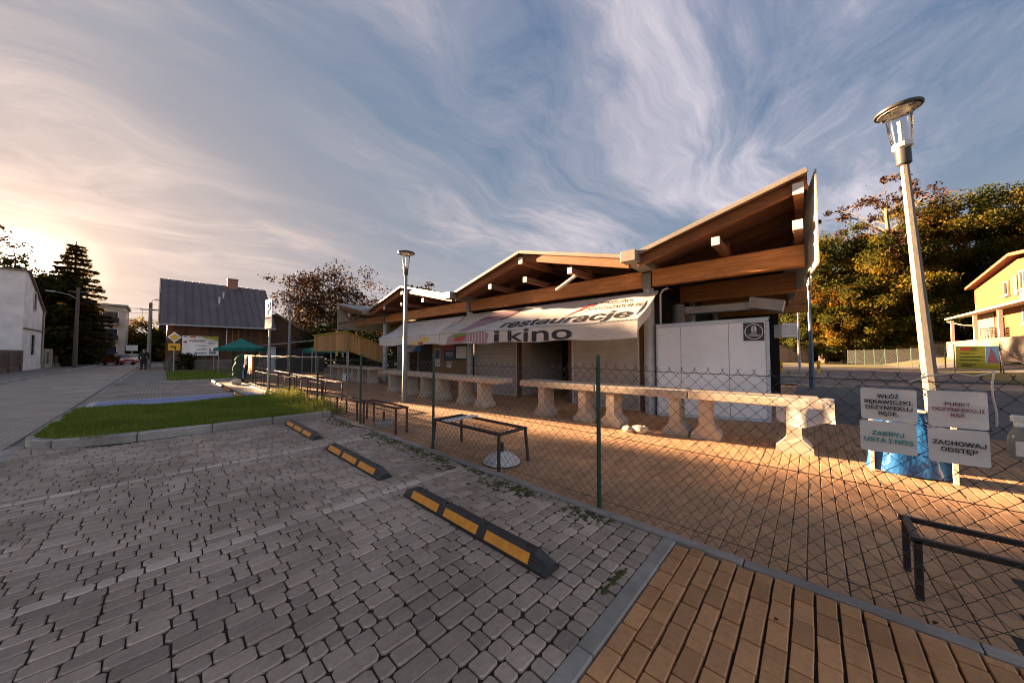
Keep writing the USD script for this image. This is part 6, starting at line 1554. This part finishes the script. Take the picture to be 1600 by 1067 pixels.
# ------------------------------------------------------------------ trees
def tree(nm, label, loc, h, r, base, leaf, n, size, seed, bark='bark', rz_=1.0, spread=0.24, thin=0.0, trunk=None, cat='tree', nl=None, group=None, tone0=0.0, limbs_seen=True):
    g = np.random.default_rng(seed)
    t = thing(nm, label, cat, loc, group=group)
    tr = trunk or h * 0.022
    b = MB()
    top = np.array([g.normal(0, r * 0.08), g.normal(0, r * 0.08), h * 0.86])
    zs_ = np.linspace(0, 1, 7)
    bend = np.cumsum(g.normal(0, 0.02 * h * 0.3, (7, 2)), 0); bend[0] = 0
    tp = np.c_[bend, zs_ * h * 0.84]
    b.tube(tp, np.linspace(tr * 1.25, tr * 0.25, 7), 8)
    cz, hz_ = (base + h) / 2, (h - base) / 2
    nl = nl or int(10 + r * 2)
    cents = []
    for k in range(nl):
        a = 2 * np.pi * (k * 0.618 + g.uniform(-0.06, 0.06)); f_ = (k + 0.5) / nl
        zt = base + (h - base) * (0.12 + 0.86 * f_) * g.uniform(0.93, 1.04)
        rr = r * math.sqrt(max(0.06, 1 - ((zt - cz) / hz_) ** 2)) * g.uniform(0.72, 1.12)
        tip = np.array([rr * math.cos(a), rr * math.sin(a), min(zt, h)])
        zs0 = max(base * 0.55, zt - rr * g.uniform(0.55, 0.95)); zs0 = min(zs0, h * 0.78)
        st = np.array([np.interp(zs0, tp[:, 2], tp[:, 0]), np.interp(zs0, tp[:, 2], tp[:, 1]), zs0])
        mid = st * 0.5 + tip * 0.5 + np.array([0, 0, -0.06 * rr]) + g.normal(0, 0.05 * r, 3)
        lr = tr * 0.38 * (1 - 0.6 * f_)
        b.tube([st, (st + mid) / 2 + g.normal(0, 0.02 * r, 3), mid, tip], [lr, lr * 0.8, lr * 0.55, lr * 0.15], 5)
        for q_ in (0.45, 0.7, 0.9, 1.0):
            p = st + (tip - st) * q_ + g.normal(0, 0.11 * r, 3); cents.append((p, q_))
        for _ in range(3):
            q_ = g.uniform(0.4, 0.95); o = mid * (1 - q_) + tip * q_; e = o + g.normal(0, 0.26 * r, 3) * [1, 1, 0.8]
            b.tube([o, (o + e) / 2 + g.normal(0, 0.03 * r, 3), e], [lr * 0.35, lr * 0.22, lr * 0.06], 4); cents.append((e, 1.0))
    b.build('trunk', bark, t)
    C = np.array([c[0] for c in cents]); ct = np.clip(g.normal(0.42 + tone0, 0.20, len(C)), 0, 1)
    wt = g.uniform(0.4, 1.3, len(C)); wt[g.random(len(C)) < thin] = 0.05; wt /= wt.sum()
    idx = g.choice(len(C), n, p=wt)
    sig = spread * r * g.uniform(0.55, 1.1, len(C))
    d = g.normal(0, 1, (n, 3)); d /= np.linalg.norm(d, axis=1, keepdims=True); d *= (g.random((n, 1)) ** 0.5)
    P = C[idx] + d * sig[idx][:, None] * [1, 1, 0.72]
    P[:, 2] = np.maximum(P[:, 2], base * 0.55)
    a1 = g.normal(0, 1, (n, 3)); a1 /= np.linalg.norm(a1, axis=1, keepdims=True)
    a2 = np.cross(a1, g.normal(0, 1, (n, 3))); a2 /= np.linalg.norm(a2, axis=1, keepdims=True)
    s_ = size * g.uniform(0.55, 1.35, (n, 1))
    v = np.stack([P - a1 * s_, P + a2 * s_ * 0.5, P + a1 * s_, P - a2 * s_ * 0.5], 1).reshape(-1, 3)
    k = np.arange(n)[:, None] * 4
    f = np.vstack([k + [0, 1, 2], k + [0, 2, 3]])
    tone = np.repeat(np.clip(ct[idx] + g.normal(0, 0.14, n), 0, 1), 4)
    MB().add(v, f, tone).build('crown', leaf, t)
    return t


def brg(deg, dist, dz=0.0):
    """A spot at a compass bearing and distance from the lot's corner."""
    x, y = dist * math.sin(math.radians(deg)), dist * math.cos(math.radians(deg))
    return (x, y, float(terrain(x, y)) + dz - 0.15)


# wood on the rise beyond the yard
G = 'tall trees beyond the yard'
for bearing, dist, h, r, base, leaf, n, seed, lb in (
    (87.0, 74, 17, 6.0, 3, 'leaf_olive', 9000, 1, 'dark olive tree behind the hall roof end and the stone wall'),
    (91.0, 70, 21.5, 7.0, 4, 'leaf_olive', 13000, 2, 'broad olive-gold tree just right of the hall roof'),
    (94.3, 68, 20.5, 6.5, 3.5, 'leaf_gold', 13000, 3, 'golden green tree left of the thin rusty tree'),
    (99.6, 78, 25.5, 7.2, 5, 'leaf_gold', 14000, 5, 'tall golden tree right behind the near lamp post'),
    (102.2, 80, 25.8, 7.5, 5, 'leaf_olive', 14000, 6, 'tallest olive tree above the tan house roof'),
    (104.8, 80, 23.8, 7.5, 4, 'leaf_gold', 14000, 7, 'gold tinged tree at the right picture edge behind the house'),
    (107.5, 82, 23.5, 7.5, 4, 'leaf_olive', 9000, 8, 'olive tree outermost to the right beyond the tan house'),
    (97.2, 84, 22.0, 7.0, 3, 'leaf_olive', 11000, 9, 'shaded olive tree deep behind the lamp post'),
    (92.6, 84, 19.0, 7.0, 3, 'leaf_olive', 9000, 10, 'shaded olive tree deep in the wood behind the golden ones')):
    tree('broadleaf_tree', lb, brg(bearing, dist), h * 0.87, r, base, leaf, int(n * 3.6), 0.175, seed, group=G, spread=0.27)
tree('broadleaf_tree', 'thin rusty brown half-bare tree rising above the wood', brg(96.8, 70), 26.0, 5.2, 10, 'leaf_rust', 4600, 0.20, 21, 'bark_pale', spread=0.20, thin=0.35, group=G)
G2 = 'lower trees at the edge of the wood'
for bearing, dist, h, r, base, leaf, n, seed, lb in (
    (88.8, 62, 8.5, 3.6, 1.0, 'leaf_olive', 6000, 31, 'bushy olive tree above the pale stone wall'),
    (91.2, 62, 11.0, 3.2, 2.0, 'leaf_orange', 5500, 32, 'small orange-gold tree behind the blue-grey lamp'),
    (93.0, 61, 9.0, 4.0, 1.2, 'leaf_gold', 7500, 33, 'low golden tree with an orange lit trunk on the verge'),
    (95.4, 63, 8.0, 3.8, 0.8, 'leaf_olive', 6000, 34, 'dark low tree over the left end of the wire fence'),
    (98.6, 64, 10.5, 3.6, 1.2, 'leaf_gold', 7000, 35, 'yellow-green low tree left of the near lamp post'),
    (100.6, 68, 8.0, 3.6, 0.8, 'leaf_olive', 5500, 36, 'dark low tree between the near lamp post and the tan house'),
    (85.2, 64, 8.5, 4.0, 0.8, 'leaf_olive', 5000, 37, 'dark bush half hidden by the kiosk and the hall end')):
    tree('understorey_tree', lb, brg(bearing, dist), h, r, base, leaf, int(n * 2.8), 0.145, seed, 'bark_pale', group=G2, spread=0.31)
b = MB()
for k in range(8):
    pass
# dark ground cover under the wood: one uncountable mass
g = np.random.default_rng(77); n = 26000
bb_ = np.radians(g.uniform(83, 109, n)); dd = g.uniform(70, 86, n); x, y = dd * np.sin(bb_), dd * np.cos(bb_)
hh = 4.8 * meshkit.fbm(np.c_[x * 0.25, y * 0.25, 0 * x], 3, 4) * g.random(n) ** 0.7
P = np.c_[x, y, terrain(x, y) + hh]
a1 = g.normal(0, 1, (n, 3)); a1 /= np.linalg.norm(a1, axis=1, keepdims=True); a2 = np.cross(a1, g.normal(0, 1, (n, 3))); a2 /= np.linalg.norm(a2, axis=1, keepdims=True)
s_ = 0.42 * g.uniform(0.6, 1.3, (n, 1)); v = np.stack([P - a1 * s_, P + a2 * s_ * 0.55, P + a1 * s_, P - a2 * s_ * 0.55], 1).reshape(-1, 3); k = np.arange(n)[:, None] * 4
MB().add(v, np.vstack([k + [0, 1, 2], k + [0, 2, 3]]), np.repeat(g.random(n) * 0.7, 4)).build('undergrowth', 'hedge_leaf', None, kind='stuff', label='dark undergrowth filling the wood behind the stone walls', cat='undergrowth')

# autumn tree behind the market and its neighbours
tree('autumn_tree', 'large brown thinning autumn tree between the wooden house and the hall', (16.2, 49.2, -0.1), 11.8, 7.0, 2.0, 'leaf_rust', 26000, 0.16, 41, spread=0.27, thin=0.08, nl=36)
tree('autumn_tree', 'small orange tree behind the left end of the hall', (22.5, 42, -0.1), 9.2, 3.0, 2, 'leaf_orange', 3500, 0.24, 42)
tree('autumn_tree', 'brown tree top showing over the hall roof valley', (28, 45, -0.1), 12.0, 4.5, 3, 'leaf_rust', 4000, 0.26, 43)
tree('bush', 'dark bush mass right of the barn under the autumn tree', (14.2, 44.0, -0.1), 4.8, 3.6, 0.3, 'hedge_leaf', 6000, 0.22, 44, cat='bush', spread=0.4)
for k, (x, y, h, r) in enumerate(((12.6, 30.5, 3.0, 2.2), (17.0, 33, 3.6, 2.8), (21.5, 31, 3.8, 2.8))):
    tree('bush', ['dark hedge bush behind the timber stall', 'dark bush glimpsed under the hall roof past the stall', 'dark bush at the back of the market hidden by the hall'][k], (x, y, -0.1), h, r, 0.1, 'hedge_leaf', 4500, 0.16, 46 + k + 50, cat='bush', spread=0.45)
tree('bush', 'dark ivy-like shrub against the wooden house foundation', (1.5, 39.0, 0), 1.6, 0.55, 0.1, 'hedge_leaf', 1200, 0.09, 45, cat='bush', spread=0.5)
# left: conifer, dark shrubs, bare tree
def conifer(label, loc, h, r, seed):
    g = np.random.default_rng(seed)
    t = thing('conifer', label, 'tree', loc)
    b = MB(); b.tube([(0, 0, 0), (0.05, 0, h * 0.5), (0, 0.05, h)], [h * 0.018, h * 0.012, 0.03], 8)
    P, D = [], []
    z = h * 0.10
    while z < h * 0.985:
        f_ = z / h; rr = r * (1 - f_) ** 0.75 * (1.0 if f_ > 0.25 else 0.9) + 0.25
        m = 6 if f_ < 0.8 else 5
        a0 = g.uniform(0, 6.28)
        for k in range(m):
            a = a0 + k * 6.283 / m + g.uniform(-0.25, 0.25); L = rr * g.uniform(0.62, 1.22)
            dirv = np.array([math.cos(a), math.sin(a), 0]); pts = [np.array([0, 0, z])]
            for q_ in (0.35, 0.7, 1.0):
                pts.append(np.array([0, 0, z]) + dirv * L * q_ + np.array([0, 0, L * (0.10 * q_ - 0.30 * q_ ** 2 + 0.13 * q_ ** 3)]))
            b.tube(pts, [0.05 * (1 - f_) + 0.02, 0.035 * (1 - f_) + 0.014, 0.018, 0.006], 4)
            nn = int(60 * L / 1.6)
            q_ = g.random(nn) ** 0.7
            base = np.array([np.interp(q_, [0, 0.35, 0.7, 1], [p[i] for p in pts]) for i in range(3)]).T
            side = np.cross(dirv, [0, 0, 1.0])
            P.append(base + side * (g.normal(0, 0.13, (nn, 1)) * L * (0.35 + 0.5 * (1 - q_[:, None]))) + np.c_[np.zeros((nn, 2)), -np.abs(g.normal(0, 0.16, nn))])
            D.append(np.tile(dirv, (nn, 1)) + g.normal(0, 0.55, (nn, 3)))
        z += h * 0.036 * g.uniform(0.8, 1.2)
    b.build('trunk', 'bark', t)
    P, D = np.vstack(P), np.vstack(D); n = len(P)
    a1 = D / np.linalg.norm(D, axis=1, keepdims=True); a2 = np.cross(a1, g.normal(0, 1, (n, 3))); a2 /= np.linalg.norm(a2, axis=1, keepdims=True)
    s_ = 0.26 * g.uniform(0.6, 1.3, (n, 1)); v = np.stack([P - a1 * s_, P + a2 * s_ * 0.38, P + a1 * s_, P - a2 * s_ * 0.38], 1).reshape(-1, 3); k = np.arange(n)[:, None] * 4
    MB().add(v, np.vstack([k + [0, 1, 2], k + [0, 2, 3]]), np.repeat(g.random(n), 4)).build('crown', 'needles', t)
conifer('tall dark spruce on the left with layered drooping branches', (-6.9, 62, -0.1), 14.5, 3.9, 51)
for k, (x, y, h, r, lb) in enumerate(((-9.4, 58.5, 10.2, 2.7, 'dark shrub tree against the far side of the grey-white house'), (-8.0, 61.5, 11.0, 2.2, 'dark shrub tree below the spruce behind the garden fence'), (-8.4, 70, 5.6, 3.0, 'dark shrub right of the spruce before the flats'),
                                      (-9.0, 77, 5.0, 3.0, 'dark shrub at the end of the garden fence'), (-13, 62, 7.0, 3.5, 'dark shrub mass behind the spruce'))):
    tree('bush', lb, (x, y, -0.1), h, r, 0.3, 'hedge_leaf', 12000, 0.2, 60 + k, cat='bush', spread=0.40)
tree('bare_tree', 'nearly bare tree sticking up behind the grey-white house', (-14.0, 66, -0.1), 16.6, 4.2, 6.5, 'leaf_rust', 1500, 0.17, 71, spread=0.18, nl=20, trunk=0.85)
tree('bare_tree', 'second thin bare tree at the left picture edge', (-19.5, 66, -0.1), 17.5, 4.0, 6.5, 'leaf_rust', 1200, 0.17, 72, spread=0.18, nl=18, trunk=0.85)
for k, (x, y, h, r, lf_, lb) in enumerate(((-3.6, 96, 7.5, 3.6, 'leaf_gold', 'golden tree closing the view at the road end'), (0.5, 92, 6.0, 3.2, 'leaf_olive', 'olive tree behind the concrete utility pole'), (4.0, 90, 8.5, 3.8, 'leaf_olive', 'olive tree half hidden by the wooden house'),
                                           (-1.5, 88, 3.2, 2.6, 'hedge_leaf', 'low hedge bush at the far road bend'), (2.0, 86, 3.0, 2.4, 'leaf_gold', 'low gold bush right of the far bend'), (8.5, 92, 9, 4, 'leaf_olive', 'olive tree hidden behind the wooden house roof'))):
    tree('roadside_tree', lb, (x, y, -0.1), h, r, 0.4, lf_, 4500, 0.28, 80 + k, spread=0.38)
# a few fallen leaves
b = MB()
for k in range(60):
    x, y = rng.uniform(-1.4, 7, 1)[0], rng.uniform(-0.8, 9, 1)[0]
    a = rng.uniform(0, 6.28); s_ = rng.uniform(0.012, 0.026); c, d = math.cos(a), math.sin(a)
    z = 0.008 + rng.uniform(0, 0.004)
    b.add([(x - c * s_, y - d * s_, z), (x + d * s_ * 0.6, y - c * s_ * 0.6, z + rng.uniform(0, 0.012)), (x + c * s_, y + d * s_, z + 0.003), (x - d * s_ * 0.6, y + c * s_ * 0.6, z + rng.uniform(0, 0.01))], [[0, 1, 2, 3]], rng.random())
b.build('fallen_leaves', 'leaf_gold', None, kind='stuff', label='small yellow leaves scattered over the paving', cat='leaves')
